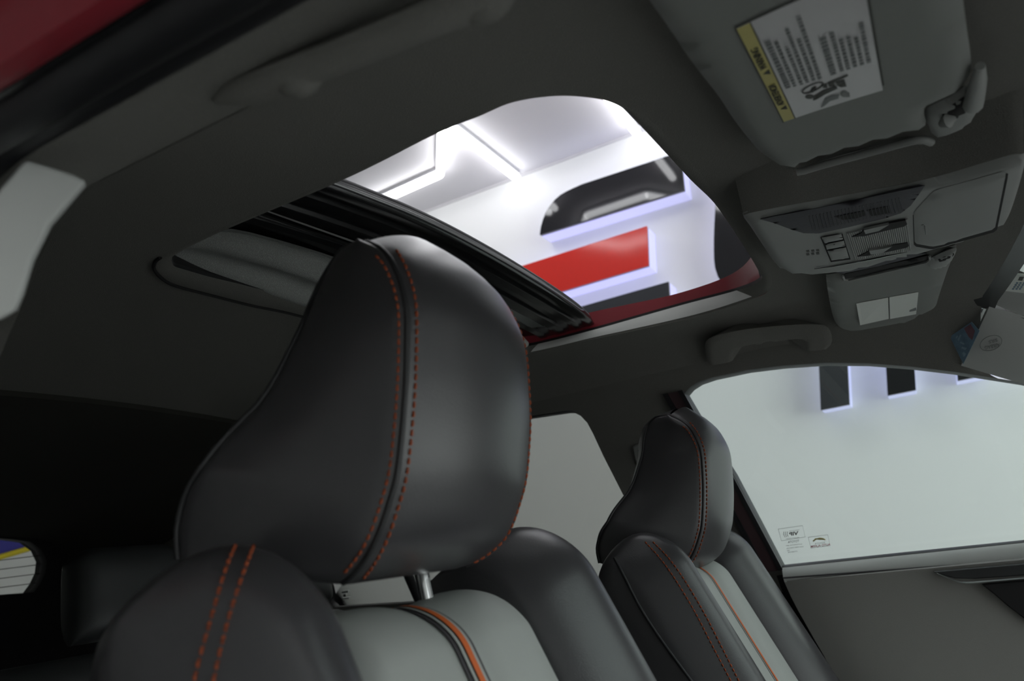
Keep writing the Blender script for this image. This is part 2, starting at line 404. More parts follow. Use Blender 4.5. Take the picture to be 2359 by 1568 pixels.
rows = [[o + (i - o) * t + np.array([0, -.001 - .002 * math.sin(math.pi * t), 0]) for o, i in zip(OLc[k18:k22], ILc[k18:k22])] for t in (.15, .4, .7, 1)]
v, f = grid(rows); obj('lit_painted_lip', v, f, M['pale'], rim)  # far lip coloured paler for the ceiling light falling on it
ncut = len(OLc) // 2; cord = [OLc[i] + np.array([0, 0, -.0012]) for i in list(range(ncut, len(OLc))) + list(range(ncut)) if OLc[i][0] < -.69 and OLc[i][1] < .2]
v, f = tube(cord, .0022, 6); obj('rim_groove', v, f, M['matt'], rim)
# outer roof skin
ro = [(x, -.60) for x in np.linspace(-2.2, .15, 20)] + [(xh(y) + .03, y) for y in np.linspace(-.56, .56, 12)] + [(x, .60) for x in np.linspace(.15, -2.2, 20)] + [(-2.2, y) for y in np.linspace(.5, -.5, 12)]
V2, F2 = fill(ro, [[(p[0], p[1]) for p in ILc]], .06)
skin = obj('car_roof', [(x, y, zr(x, y) + .052) for x, y in V2], F2, M['red'])
tag(skin, 'maroon painted outer roof skin of the car', 'roof', kind='structure')
# rear roof lining, a little lower, its shade painted as a darker fabric
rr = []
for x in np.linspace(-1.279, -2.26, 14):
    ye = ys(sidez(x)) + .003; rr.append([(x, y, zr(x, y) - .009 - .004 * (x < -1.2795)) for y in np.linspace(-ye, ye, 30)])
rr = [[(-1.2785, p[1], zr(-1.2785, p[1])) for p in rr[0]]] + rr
v, f = grid(rr); tag(obj('trim_2', v, f, M['headshaded']), 'shade-darkened rear roof lining behind the grey headliner', 'trim', kind='structure')

# ---- far side with window openings (x, z outlines on the leaning plane)
def sxz(px, py): p = onside(px, py); return (p[0], p[2])
W1T = [(1577, 906), (1588, 893), (1608, 880), (1640, 869), (1720, 852), (1800, 842), (1900, 835), (2000, 836), (2100, 844), (2200, 856), (2359, 881)]
w1 = [sxz(*p) for p in W1T] + [(.30, 1.305), (.42, 1.235), (.56, 1.125), (.57, 1.107)] + [sxz(2359, 1249), sxz(2080, 1277), sxz(1801, 1306), sxz(1745, 1198), sxz(1690, 1093), sxz(1632, 1000)]
W2R = [(1302, 946), (1318, 946), (1336, 955), (1352, 972), (1366, 998), (1390, 1050), (1440, 1148), (1490, 1250)]
w2 = [sxz(*p) for p in W2R]; w2 += [(w2[-1][0] + .02, 1.14), (w2[-1][0] - .02, 1.118)]
w2 += [(-.9, 1.122), (-1.20, 1.136), (-1.39, 1.146), (-1.408, 1.165), (-1.405, 1.20), (-1.37, 1.27), (-1.27, 1.37), (-1.12, 1.45), (-.9, 1.487)] + [sxz(1215, 959)]
w2 = w2[:]
def side_shell(name, sgn, xmin, xmax, holes, label, topf=sidez):
    xsn = np.linspace(xmin, min(xmax, .2), 40); out = [(x, topf(x) + .002) for x in xsn]
    if xmax > .2: out += [(.36, 1.32), (.5, 1.225), (.64, 1.11)]
    out += [(min(xmax, .64), 1.10 if xmax > .2 else .62)]
    if xmax > .2: out += [(-.30, 1.10), (-.26, .62)]
    out += [(xmin, .62)]
    V2, F2 = fill(out, holes, .035)
    o = obj(name, [(x, sgn * ys(z), z) for x, z in V2], F2, M['pillar'] if 0 else M['head'])
    for h in holes:
        H = cr(h, 160, True) if 0 else np.array(h)
        rws = [[(p[0], sgn * ys(p[1]), p[1]) for p in H]]
        c = H.mean(0)
        rws.append([(p[0] + (c[0] - p[0]) * .004, sgn * (ys(p[1]) + .006), p[1] + (c[1] - p[1]) * .01) for p in H])
        rws.append([(p[0] + (c[0] - p[0]) * .006, sgn * (ys(p[1]) + .03), p[1] + (c[1] - p[1]) * .012) for p in H])
        v, f = grid(rws, False, True); obj('window_edge', v, f, M['black'], o)
    return tag(o, label, 'trim', kind='structure')
side = side_shell('trim_3', 1, -2.25, .64, [w1, w2], 'grey trim of the far side with its two window openings')
w2n = [(p[0] - .03, p[1]) for p in w2]
nside = side_shell('trim_4', -1, -2.25, -.52, [w2n], 'grey trim of the near side behind the door post')
# door frame strips along the rear edge of the far front window
fr = [onside(1572, 900), onside(1632, 1006), onside(1690, 1100), onside(1745, 1203), onside(1803, 1312)]
def strip(name, off0, wid, yo, m_, parent):
    a = [p + np.array([off0, yo, 0]) for p in fr]; b = [p + np.array([off0 + wid, yo, 0]) for p in fr]
    th = np.array([0, .01, 0]); rows = [a, b, [p + th for p in b], [p + th for p in a]]
    v, f = grid([list(r) for r in zip(*rows)], False, True); f.append((0, 1, 2, 3)); k = len(v); f.append((k - 4, k - 3, k - 2, k - 1))
    return obj(name, v, f, m_, parent)
dfr = empty('trim_5', fr[-1], 'maroon and black door frame strip beside the far front window', 'trim', kind='structure')
strip('black_channel', -.007, .009, -.010, M['black'], dfr); strip('paint_strip', -.028, .021, -.008, M['dullred'], dfr); strip('rubber_strip', -.038, .010, -.012, M['black'], dfr)
# glass panes
def pane(name, h, m_, sgn, label, yo=.022):
    O = np.array(h); c = O.mean(0); pts = [((p[0] - c[0]) * 1.01 + c[0], sgn * (ys((p[1] - c[1]) * 1.015 + c[1]) + yo), (p[1] - c[1]) * 1.015 + c[1]) for p in O]
    o = obj(name, pts, [tuple(range(len(pts)))], m_, None, False); return tag(o, label, 'window', kind='structure')
g1 = pane('window_1', w1, M['glass'], 1, 'greenish tinted glass of the far front door')
g2 = pane('window_2', w2, M['glassdark'], 1, 'smoky tinted glass of the far rear door')
g3 = pane('window_3', w2n, M['glassdark'], -1, 'smoky tinted glass of the near rear door')
# divider of the rear quarter light
b0, b1 = onside(937, 1330), onside(962, 1388)
dv = (b1 - b0) / (b0[2] - b1[2]); top = b0 - dv * .25; bot = b1 + dv * .04
v, f = merge(tube([top + (0, .01, 0), bot + (0, .01, 0)], .012, 8)); obj('quarter_bar', v, f, M['black'], side)
pq = [onside(x, y, .018) for x, y in ((787, 1362), (801, 1360), (802, 1364), (788, 1366))]
flat('quarter_print', pq, (0, -1, -.33), .0006, M['printgrey'], g2)
pq = [onside(x, y, .018) for x, y in ((791, 1369), (796, 1368), (797, 1373), (792, 1374))]
flat('quarter_print', pq, (0, -1, -.33), .0006, M['printblack'], g2)
pq = [onside(x, y, .018) for x, y in ((786, 1378), (804, 1376), (804, 1378), (786, 1380))]
flat('quarter_print', pq, (0, -1, -.33), .0006, M['printgrey'], g2)
# ---- prints on the door glass (read from outside, so mirrored from here)
GN = np.array([0, -1, -1 / 3.0]); GN /= np.linalg.norm(GN)
gr = np.array([-1.0, 0, 0]); gu = np.cross(GN * -1, gr); gu = gu if gu[2] > 0 else -gu
def gp(px, py): return onp(px, py, (0, .622, 1.47), SN) + GN * .0006
def gtext(body, px, py, wpx, hpx, m_, bold=0, slot=None):
    a = gp(px + wpx, py - wpx * .117 * 1.0); b = gp(px, py); wd = np.linalg.norm(a - b); t = gp(px, py - hpx); hh = np.linalg.norm(t - b)
    right = (b - a); up = t - b
    textmesh('glass_print', body, a, right, up, hh, m_, g1, wd, .0005, bold)
def gline(pxs, m_, r=.0005):
    v, f = tube([gp(*p) for p in pxs], r, 5); obj('glass_print', v, f, m_, g1)
gline([(1793, 1218), (1849, 1210), (1855, 1236), (1800, 1245), (1793, 1218)], M['printgrey'], .0004)
gtext('TOYOTA', 1815, 1251, 26, 5.5, M['printgrey'], .01)
gtext('VIP', 1818, 1234, 21, 8.5, M['printblack'], .03)
for k in range(3): gline([(1806 + k * 4.2, 1224), (1805 + k * 4, 1230), (1809 + k * 3.4, 1237 - k)], M['printblack'], .0005)
gtext('AUTOMOTIVE 20M', 1811, 1258, 37, 2.6, M['printgrey']); gtext('UDE M4BM M2C2422', 1812, 1264, 39, 2.6, M['printgrey']); gtext('MDI', 1813, 1269, 6, 2.6, M['printgrey']); gtext('DTG4804WB2', 1815, 1273, 22, 2.6, M['printgrey'])
gtext('TOYOTA', 1818, 1224, 24, 2.6, M['printgrey']); gtext('SECURITY SYSTEM', 1811, 1241.5, 30, 2, M['printgrey'])
gline([(1862, 1237), (1907, 1231), (1912, 1256), (1868, 1262), (1862, 1237)], M['printgrey'], .0004)
for rr_, m_ in ((0, M['printgold']), (3, M['printgold'])):
    gline([(1873 + rr_ * .3, 1246 - rr_ * .2), (1879, 1241.5 - rr_ * .4), (1888, 1239 + rr_ * .8), (1896, 1240 + rr_ * .5), (1901, 1243 - rr_ * .2)], m_, .0013)
gtext('TOYOTA', 1877, 1254, 24, 4, M['printgrey']); gtext('AUTO ALARM', 1868, 1261, 45, 5, M['printred'], .02)

# ---- windshield
wn = np.array([.5, 0, .866])
def wsp(y, d, up=0): x0 = xh(y) - .008; return np.array([x0 + d * .866, y * (1 + d * .2), zr(x0, y) + .006 - d * .5 + up])
YSW = np.linspace(-.58, .58, 30)
v, f = grid([[wsp(y, d) for y in YSW] for d in (.0, .2, .5, .8)])
g4 = tag(obj('window_4', v, f, M['shield']), 'clear windshield glass at the right edge', 'window', kind='structure')
v, f = grid([[wsp(y, d) + np.array([-.002, 0, -.004]) for y in np.linspace(-.53, .53, 30)] for d in (-.004, .012, .03)])
obj('frit_band', v, f, M['frit'], g4)
v, f = grid([[wsp(y, d) + np.array([-.002, 0, -.004]) for y in (.53, .555, .60)] for d in (.03, .2, .5)])
obj('frit_band', v, f, M['frit'], g4)

# ---- rear of the car: tailgate with the rear window
XR = -2.26
def rwp(px, py): p = on(px, py, 0, XR); return (p[1], p[2])
rw = [rwp(*p) for p in ((-220, 1225), (-60, 1236), (30, 1241), (70, 1247), (96, 1266), (108, 1292), (105, 1318), (92, 1345), (78, 1364), (-60, 1374), (-220, 1385))]
rw2 = [(max(p[0], -.0), p[1]) for p in rw]; mir = [(-.62 + .0, p[1]) for p in rw[::-1]]
rwl = [(-.52, rw[0][1])] + rw[1:-1] + [(-.52, rw[-1][1] - .0)]
V2, F2 = fill([(-.75, .6), (.75, .6), (.75, 1.12), (.66, 1.40), (.60, 1.50), (-.60, 1.50), (-.66, 1.40), (-.75, 1.12)], [rwl], .08)
tg = tag(obj('trim_6', [(XR, y, z) for y, z in V2], F2, M['matt']), 'black tailgate trim around the rear window', 'trim', kind='structure')
H = np.array(rwl); v, f = grid([[(XR, p[0], p[1]) for p in H], [(XR - .06, p[0] + .006, p[1] + .004) for p in H]], False, True); obj('window_edge', v, f, M['matt'], tg)
g5 = tag(obj('window_5', [(XR - .03, p[0], p[1]) for p in H], [tuple(range(len(H)))], M['glassrear'], None, False), 'rear window glass with thin heater lines', 'window', kind='structure')
for k in range(5):
    p0 = on(-80, 1300 + k * 21, 0, XR - .028); p1 = on(108 - k * 2, 1277 + k * 21, 0, XR - .028)
    v, f = tube([p0, p1], .0011, 5); obj('heater_line', v, f, M['fine'], g5)
# floor pan and tunnel
v, f = boxvf((-.9, 0, .50), (1.4, .74, .02)); tag(obj('floor_1', v, f, M['carpet'], None, False), 'dark carpet of the car floor', 'floor', kind='structure')

# ================================================================== NEAR DOOR OPENING
def ext(L, k=3, m=3):                                     # carry a line on past both ends
    L = [np.array(p) for p in L]; a = L[0] - L[1]; b = L[-1] - L[-2]
    return [L[0] + a * i for i in range(k, 0, -1)] + L + [L[-1] + b * i for i in range(1, m + 1)]
SEALX = np.linspace(-.56, .32, 45)
def opening(x, y0, z0):                                   # the opening's edge: level, dropping into the rear post and the windshield post
    z = z0 - max(0, -.40 - x) ** 2 * 3.2 - max(0, x + .10) ** 2 * .9; return np.array([x, y0, z])
rail = [[np.array([x, NY - .0005, zr(x, NY - .0005) - .0006]) for x in SEALX], [np.array([x, -.635, min(opening(x, 0, 1.484)[2], zr(x, NY) + .004)]) for x in SEALX],
        [opening(x, -.672, 1.476) for x in SEALX], [opening(x, -.682, 1.484) for x in SEALX]]
v, f = grid(rail); tag(obj('trim_7', v, f, M['head']), 'grey roof rail lining along the near door opening', 'trim', kind='structure')
seal = empty('door_seal', opening(-.3, -.70, 1.46), 'black rubber door seal curving over the near door opening', 'door seal')
v, f = tube([opening(x, -.690, 1.474) for x in SEALX], .013, 10); obj('inner_lip', v, f, M['black'], seal)
v, f = tube([opening(x, -.714, 1.464) for x in SEALX], .017, 12); obj('seal_bulb', v, f, M['black'], seal)
v, f = tube([opening(x, -.733, 1.458) for x in SEALX], .007, 10); obj('outer_lip', v, f, M['gloss'], seal)
prof = [(-.734, 1.452), (-.742, 1.446), (-.750, 1.446), (-.757, 1.456), (-.766, 1.460), (-.782, 1.458), (-.80, 1.470), (-.80, 1.53), (-.70, 1.60), (-.60, 1.635)]
v, f = grid([[opening(x, a, b) for a, b in prof] for x in SEALX]); tag(obj('roof_side', v, f, M['red']), 'maroon painted roof edge above the black door seal', 'roof edge', kind='structure')
# near door post trim
BP = [(56, 365), (102, 378), (168, 400), (201, 416), (173, 449), (117, 515), (76, 597), (51, 678), (36, 712), (20, 722), (0, 733)]
NP = (-.40, -.655, 1.43); NN = (.75, -.55, -.25)
q0 = [onp(*p, NP, NN) for p in BP + [(-40, 745), (-160, 760), (-160, 560), (-40, 478), (0, 430)]]
solid('trim_8', q0, (-.009, .007, .003), M['pillar'], None, .003); tag(bpy.data.objects['trim_8'], 'pale grey door post trim at the left edge', 'trim', kind='structure')
# near grab handle
gh = empty('grab_handle', on(600, 220, 1, -.62), 'grab handle on the near roof rail, out of focus', 'grab handle', 'roof grab handles')
HB = [on(x, y, 1, -.63) + np.array([0, 0, .007]) for x, y in ((500, 254), (560, 236), (680, 190), (800, 146), (950, 85), (1130, 14), (1200, -20))]
rows = []
for i, p in enumerate(HB):
    t = .35 if i in (0, len(HB) - 1) else 1
    rows.append([p + np.array([.0, .012 * t * math.cos(a), .008 * t * math.sin(a)]) for a in np.arange(10) * .628])
v, f = grid(rows, False, True); f += [tuple(range(10)), tuple(range(len(v) - 10, len(v)))]; obj('bar', v, f, M['head'], gh)
for i, (x, y) in enumerate(((688, 186), (1120, 8))):
    c = on(x, y, 1, -.625); rows = []
    for k, (r_, h_) in enumerate(((.0, -.008), (.006, -.0075), (.010, -.004), (.013, .002), (.015, .02))):
        rows.append([c + np.array([1.25 * r_ * math.cos(a), r_ * math.sin(a), h_]) for a in np.arange(16) * math.pi / 8])
    v, f = grid(rows, False, True); obj('mount', v, f, M['head'], gh)

# ================================================================== FAR DOOR
def dpt(px, py, y): return on(px, py, 1, y)
def lines(pa, pb, n, y):                                  # a level line through two pixels on the plane y, carried to the hinge side
    a, b = dpt(*pa, y), dpt(*pb, y); return [a + (b - a) * t for t in np.linspace(0, 1.9, n)]
N_ = 40
T0 = lines((1803, 1307), (2359, 1250), N_, .718); T1 = lines((1804, 1330), (2359, 1289), N_, .688); T2 = lines((1806, 1337), (2359, 1295), N_, .684); T3 = lines((1808, 1344), (2359, 1301), N_, .690)
door = empty('door_1', (0, .72, .62), 'far front door with pale window ledge and grey padded panel', 'door', kind='structure')
v, f = grid([[p + np.array([0, .02, -.0]) for p in T0], T0, [(a * .65 + b * .35) + np.array([0, -.004, .002]) for a, b in zip(T0, T1)], T1, [p + np.array([0, .003, -.003]) for p in T2]])
obj('window_ledge', v, f, M['ledge'], door)
edge = [dpt(1806, 1338, .688), dpt(1830, 1390, .682), dpt(1870, 1462, .676), dpt(1925, 1568, .67)]
ed = cr([e for e in edge] + [edge[-1] + np.array([.05, 0, -.3])], 18)
rows = []
for k, e in enumerate(ed):
    zoff = T2[0][2] - e[2]; rows.append([np.array([e[0] + (.9 - e[0]) * t, e[1] - .012 * min(1, t * 14) + .0 * t, T2[0][2] + (T2[-1][2] - T2[0][2]) * t * .9 - zoff]) for t in np.r_[0, .006, .02, np.linspace(.05, 1, 14)]])
rows = [[p + np.array([0, .012, .002]) for p in rows[0]]] + rows
rows = [[np.array([r[0][0] - .002, r[0][1] + .05, r[0][2]])] + r for r in rows]
v, f = grid(rows); dpanel = obj('door_panel', v, f, M['doorv'], door)
SEW = [p + np.array([0, -.0015, -.0005]) for p in T1]
v, f = tube(SEW, .0016, 6); obj('ledge_seam', v, f, M['thread'] if 0 else M['band'], door)
tr = bvh(dpanel)
def dq(name, px, m_, th=.004):
    pts = [dpt(x, y, .655) for x, y in px]
    return solid(name, pts, (0, .03, 0), m_, door, .002)
dq('switch_panel', [(2150, 1317), (2359, 1299), (2500, 1288), (2500, 1316), (2359, 1325), (2245, 1333), (2200, 1332), (2175, 1325)], M['doorblack'])
CH = cr([(2158, 1319), (2178, 1327), (2202, 1336), (2222, 1339), (2260, 1337), (2359, 1329), (2480, 1319)], 24)
cw = [dpt(x, y, .652) for x, y in CH]; cb = [dpt(x, y + 1 + 5 * min(1, i / 5), .652) for i, (x, y) in enumerate(CH)]
v, f = grid([cw, [(a + b) / 2 + np.array([0, -.003, 0]) for a, b in zip(cw, cb)], cb]); obj('bright_strip', v, f, M['alu'], door)
dq('pocket_shade', [(2262, 1346), (2359, 1338), (2500, 1327), (2500, 1520), (2420, 1470), (2359, 1424), (2320, 1394), (2290, 1368)], M['matt'])  # flat black slab painting the shade inside the door recess
# lower part of the door and sill below the belt, rear door panel
v, f = boxvf((-.02, .74, .86), (.30, .006, .24)); obj('door_core', v, f, M['matt'], door, False)

# ================================================================== A-PILLAR
d_ = np.array([.86, .17, -.46]); d_ /= np.linalg.norm(d_)
A0 = onroof(2279, 706, -.004); A1 = onroof(2359, 727, -.004); B0 = onside(2214, 842, -.003); B1 = onside(2359, 885, -.003)
LA = [A0, (A0 + A1) / 2, A1, A1 + d_ * .25, A1 + d_ * .5]; LB_ = [B0, (B0 + B1) / 2, B1, B1 + d_ * .25, B1 + d_ * .5]
rows = []
for a, b in zip(LA, LB_):
    nrm = np.array([-.3, -.6, -.75]); rows.append([a + (b - a) * t + nrm * (.003 if len(rows) == 0 else .012) * math.sin(math.pi * min(1, t * 1.02)) ** .7 * (1 if t < 1 else 0) for t in np.linspace(0, 1, 14)])
rows = [[p + np.array([.001, .003, .006]) for p in rows[0]]] + rows
v, f = grid(rows); ap = tag(obj('trim_9', v, f, M['pillar']), 'grey windshield post trim with embossed airbag oval', 'trim', kind='structure')
tA = bvh(ap)
ov = []
for a in np.arange(33) * math.pi / 16:
    x = 2283 + 25 * math.cos(a); y = 790 + 17 * math.sin(a) - .22 * 25 * math.cos(a); p, n = cast(tA, x, y, .0002)
    if p is not None: ov.append(p)
if len(ov) > 10: v, f = tube(ov, .0005, 6, False); obj('embossed_oval', v, f, M['plastic'], ap)
def tpx(tree, body, a, b, hpx, m_, parent, name='embossed_text', bold=0):
    pa, n = cast(tree, *a, .0003); pb, _ = cast(tree, *b, .0003)
    if pa is None or pb is None: return
    t = np.array(b, float) - np.array(a, float); u = np.array([t[1], -t[0]]) / np.linalg.norm(t) * hpx
    pu, _ = cast(tree, a[0] + u[0], a[1] + u[1], .0003)
    if pu is None: return
    textmesh(name, body, pa, pb - pa, pu - pa, np.linalg.norm(pu - pa), m_, parent, np.linalg.norm(pb - pa), .0006, bold)
tpx(tA, 'SRS', (2297, 779), (2277, 784), 7, M['plastic'], ap); tpx(tA, 'AIRBAG', (2303, 789), (2268, 797), 8, M['plastic'], ap)

# ================================================================== PADS THAT HUG THE ROOF
def pad(name, pxs, off, thick, rnd, m_, parent=None, n=80, step=.012, smoothing=True, under=1.6):
    P = cr(pxs, n, True) if smoothing else np.array(pxs, float)
    O = [onroof(x, y, off) for x, y in P]; out = [(p[0], p[1]) for p in O]
    V2, F2 = fill(out, [], step); A = np.array(out); Bq = np.roll(A, -1, 0); v = []
    for x, y in V2:
        p = np.array([x, y]); ab = Bq - A; t = np.clip(((p - A) * ab).sum(1) / ((ab * ab).sum(1) + 1e-15), 0, 1)
        dd = np.min(np.linalg.norm(A + ab * t[:, None] - p, axis=1)); k = max(0, 1 - dd / rnd) if rnd else 0
        v.append((x, y, zr(x, y) + off + rnd * .8 * (1 - math.sqrt(max(0, 1 - k * k)))))
    k = len(v); zo = rnd * .8 if rnd else 0
    f = list(F2)
    ring = [np.array([x, y, zr(x, y) + off + zo]) for x, y in out]; cen = A.mean(0); r2 = []
    for x, y in out:
        w_ = np.array([x, y]) - cen; w_ = cen + w_ * max(.2, 1 - under * thick / (np.linalg.norm(w_) + 1e-9)); r2.append(np.array([w_[0], w_[1], zr(w_[0], w_[1]) + off + thick]))
    gv, gf = grid([ring, r2], False, True); v2, f2 = merge((v, f), (gv, gf))
    o = obj(name, v2, f2, m_, parent); o.data.set_sharp_from_angle(angle=math.radians(60)); return o
def patch(name, pxs, off, m_, parent, th=.0006):          # thin flat piece on a pad
    return solid(name, [onroof(x, y, off) for x, y in pxs], (0, 0, th), m_, parent, 0)
# ---- near sun visor
VOFF = -.034
vis = empty('sun_visor', onroof(1900, 200, -.01), 'large grey sun visor with yellow and white warning label', 'sun visor', 'sun visors')
VO = [(1545, -48), (1490, -30), (1478, -16), (1484, 0), (1545, 85), (1600, 165), (1658, 238), (1697, 296), (1738, 347), (1761, 370), (1799, 391), (1835, 394), (1841, 389), (1890, 371), (2018, 336), (2099, 315), (2140, 306), (2137, 292), (2134, 272), (2147, 257), (2195, 232), (2230, 208), (2244, 182), (2243, 145), (2234, 80), (2224, 0), (2218, -40), (2195, -80), (2100, -85)]
VP = np.array(VO, float)
def dens(L, k=4):
    out = []
    for i in range(len(L)):
        a, b = np.array(L[i], float), np.array(L[(i + 1) % len(L)], float)
        for t in np.linspace(0, 1, k, endpoint=False): out.append(a + (b - a) * t)
    return out
vb = pad('visor_board', VO, VOFF, .022, .010, M['visor'], vis, 150, .012)
rod = [onroof(x, y, VOFF + .012) for x, y in cr([(1836, 396), (1850, 394), (1892, 381), (2018, 347), (2099, 325), (2132, 322), (2146, 328)], 20)]
v, f = tube(rod, .004, 8); obj('hinge_rod', v, f, M['plastic'], vis)
pad('rod_slot', [(1852, 398), (1895, 388), (2018, 357), (2090, 339), (2122, 322), (2095, 322), (2018, 340), (1890, 375)], VOFF + .016, .006, .002, M['plastic'], vis, 40)
br = pad('pivot_bracket', [(2136, 268), (2150, 257), (2196, 236), (2232, 212), (2250, 225), (2258, 245), (2256, 270), (2240, 292), (2212, 308), (2176, 320), (2152, 322), (2144, 305), (2137, 292)], VOFF + .010, .02, .008, M['plastic'], vis, 60, .006)
pad('bracket_recess', [(2164, 268), (2196, 246), (2228, 226), (2240, 238), (2232, 262), (2206, 276), (2180, 272)], VOFF + .0092, .004, .003, M['matt'], vis, 36, .005)
v, f = tube([onroof(2172, 284, VOFF + .006), onroof(2185, 278, VOFF + .004), onroof(2196, 274, VOFF + .007)], [.004, .0065, .003], 10); obj('bracket_knob', v, f, M['plastic'], br)
arm = [onroof(x, y, VOFF + o_) for x, y, o_ in ((2258, 152, .004), (2254, 185, .002), (2248, 215, .004), (2242, 240, .010))]
v, f = tube(arm, [.0035, .006, .007, .008], 10); obj('pivot_arm', v, f, M['plastic'], vis)
# label
lift = VOFF - .0006
cTL, cBL, cBR = onroof(1696, 65, lift), onroof(1806, 281, lift), onroof(2034, 208, lift); cTR = cTL + (cBR - cBL) * 1.0
def LB(u, v_, up=0.0):                                    # u: text direction 0..1 (far to near), v: header 0..1 foot
    p = cBL + (cTL - cBL) * u + (cBR - cBL) * v_; return np.array([p[0], p[1], zr(p[0], p[1]) + lift - up])
def lquad(name, u0, u1, v0, v1, m_, up, par): return solid(name, [LB(u0, v0, up), LB(u1, v0, up), LB(u1, v1, up), LB(u0, v1, up)], (0, 0, .0003), m_, par, 0)
v, f = grid([[LB(u, v_) for u in np.linspace(0, 1, 12)] for v_ in np.linspace(0, 1, 12)]); lab = obj('warning_label', v, f, M['white'], vb)
PU = lambda zx, zy: (1690 + .1913 * zx, .1913 * zy)
Li = np.linalg.inv(np.stack([(cTL - cBL)[:2], (cBR - cBL)[:2]], 1))
def uv(zx, zy): p = onroof(*PU(zx, zy), lift); return Li @ (p[:2] - cBL[:2])
v, f = grid([[LB(u, v_, .0003) for u in np.linspace(.004, .996, 8)] for v_ in (.0, .118)]); yb = obj('label_yellow_band', v, f, M['yellow'], vb)
for v0 in (-.012, .118): v, f = grid([[LB(u, v_, .0004) for u in np.linspace(0, 1, 8)] for v_ in (v0, v0 + .012)]); obj('label_rule', v, f, M['ink'], vb)
v, f = grid([[LB(u, v_, .0002) for v_ in np.linspace(0, 1, 8)] for u in (1.0, 1.015)]); obj('label_rule', v, f, M['ink'], vb)
v, f = grid([[LB(u, v_, .0002) for u in np.linspace(.05, 1, 8)] for v_ in (1.0, 1.02)]); obj('label_rule', v, f, M['ink'], vb)
Ru = cTL - cBL; Lu = np.linalg.norm(Ru); Uv = -(cBR - cBL); Lv = np.linalg.norm(Uv)
def ltext(body, u0, u1, v_, h, m_=M['ink']):
    textmesh('label_text', body, LB(u0, v_, .0006), Ru, Uv, h * Lv, m_, vb, (u1 - u0) * Lu, .0004, .01)
ltext('ADVERTENCIA', .20, .44, .092, .072); ltext('WARNING', .60, .80, .092, .072)
for u0 in (.135, .535):
    solid('label_triangle', [LB(u0, .095, .0007), LB(u0 + .045, .095, .0007), LB(u0 + .0225, .03, .0007)], (0, 0, .0003), M['ink'], vb, 0)
parts = []
for (a, b, wd) in (((665, 1050), (390, 480), .05), ((745, 1030), (490, 480), .034), ((825, 1010), (625, 555), .034), ((895, 985), (625, 330), .034), ((970, 960), (775, 460), .034), ((1050, 940), (765, 190), .034),
                   ((1210, 890), (1060, 440), .055), ((1310, 850), (1170, 385), .034), ((1385, 830), (1285, 460), .034), ((1465, 800), (1375, 430), .034), ((1550, 775), (1465, 430), .034), ((1640, 745), (1520, 265), .034)):
    ua, ub = uv(*a), uv(*b); vv = (ua[1] + ub[1]) / 2; u = ua[0]
    while u < ub[0]:
        L = random.uniform(.012, .03); e = min(u + L, ub[0])
        q = [LB(u, vv - wd / 2, .0006), LB(e, vv - wd / 2, .0006), LB(e, vv + wd / 2, .0006), LB(u, vv + wd / 2, .0006)]
        parts.append((q, [(0, 1, 2, 3)])); u = e + random.uniform(.005, .011)
v, f = merge(*parts); tag(obj('label_small_print', v, f, M['inkgrey'], vb, False), kind='stuff')
def pict(pts, m_, up=.0006):
    solid('label_pictogram', [LB(*uv(*p), up) for p in pts], (0, 0, .0003), m_, vb, 0)
def ell(cx, cy, a, b, ang, n=18): return [(cx + a * math.cos(t) * math.cos(ang) - b * math.sin(t) * math.sin(ang), cy + a * math.cos(t) * math.sin(ang) + b * math.sin(t) * math.cos(ang)) for t in np.arange(n) * 2 * math.pi / n]
pict([(1130, 990), (1370, 890), (1380, 905), (1140, 1020)], M['ink']); pict([(1230, 985), (1330, 950), (1360, 1035), (1290, 1045), (1240, 1020)], M['ink']); pict([(1140, 1010), (1200, 985), (1225, 1030), (1150, 1040)], M['ink'])
pict(ell(912, 1158, 52, 25, -.1), M['ink']); pict([(960, 1160), (1080, 1080), (1240, 1030), (1250, 1060), (1100, 1130), (1000, 1190), (955, 1205)], M['ink']); pict([(1080, 1010), (1120, 1000), (1130, 1055), (1070, 1050)], M['ink'])
pict(ell(1330, 1125, 45, 38, 0), M['inkgrey']); pict([(1100, 1180), (1180, 1140), (1270, 1130), (1260, 1180), (1160, 1210), (1090, 1270), (1050, 1290)], M['inkgrey']); pict([(1340, 1120), (1390, 1110), (1400, 1160), (1350, 1165)], M['inkgrey'])
e0 = ell(950, 1050, 135, 40, -.42, 22); v, f = tube([LB(*uv(*p), .0006) for p in e0 + e0[:1]], .0005, 5); obj('label_pictogram', v, f, M['ink'], vb)
e0 = ell(960, 1070, 40, 14, -.9, 12); v, f = tube([LB(*uv(*p), .0006) for p in e0 + e0[:1]], .0006, 5); obj('label_pictogram', v, f, M['ink'], vb)

# ---- far sun visor
Z5 = lambda zx, zy: (1680 + .3443 * zx, 360 + .3443 * zy)
fv = empty('sun_visor', onroof(2040, 690, -.01), 'grey sun visor with pale two part label above the far window', 'sun visor', 'sun visors')
FO = [Z5(*p) for p in ((655, 820), (670, 950), (700, 1090), (735, 1155), (800, 1185), (900, 1182), (1100, 1148), (1235, 1115), (1272, 1085), (1330, 1065), (1385, 1030), (1410, 960), (1465, 800), (1530, 632), (1500, 628), (1345, 665), (1000, 752), (680, 815))]
fb = pad('visor_board', FO, -.030, .022, .008, M['visor'], fv, 110, .014)
pad('rod_slot', [Z5(*p) for p in ((765, 800), (775, 822), (800, 826), (1320, 706), (1340, 690), (1338, 668), (1310, 672), (800, 785))], -.0306, .003, .001, M['matt'], fv, 40)
v, f = tube([onroof(*Z5(*p), -.031) for p in ((760, 800), (770, 825), (800, 830), (1320, 710), (1342, 690), (1340, 668))], .0016, 6); obj('slot_edge', v, f, M['plastic'], fv)
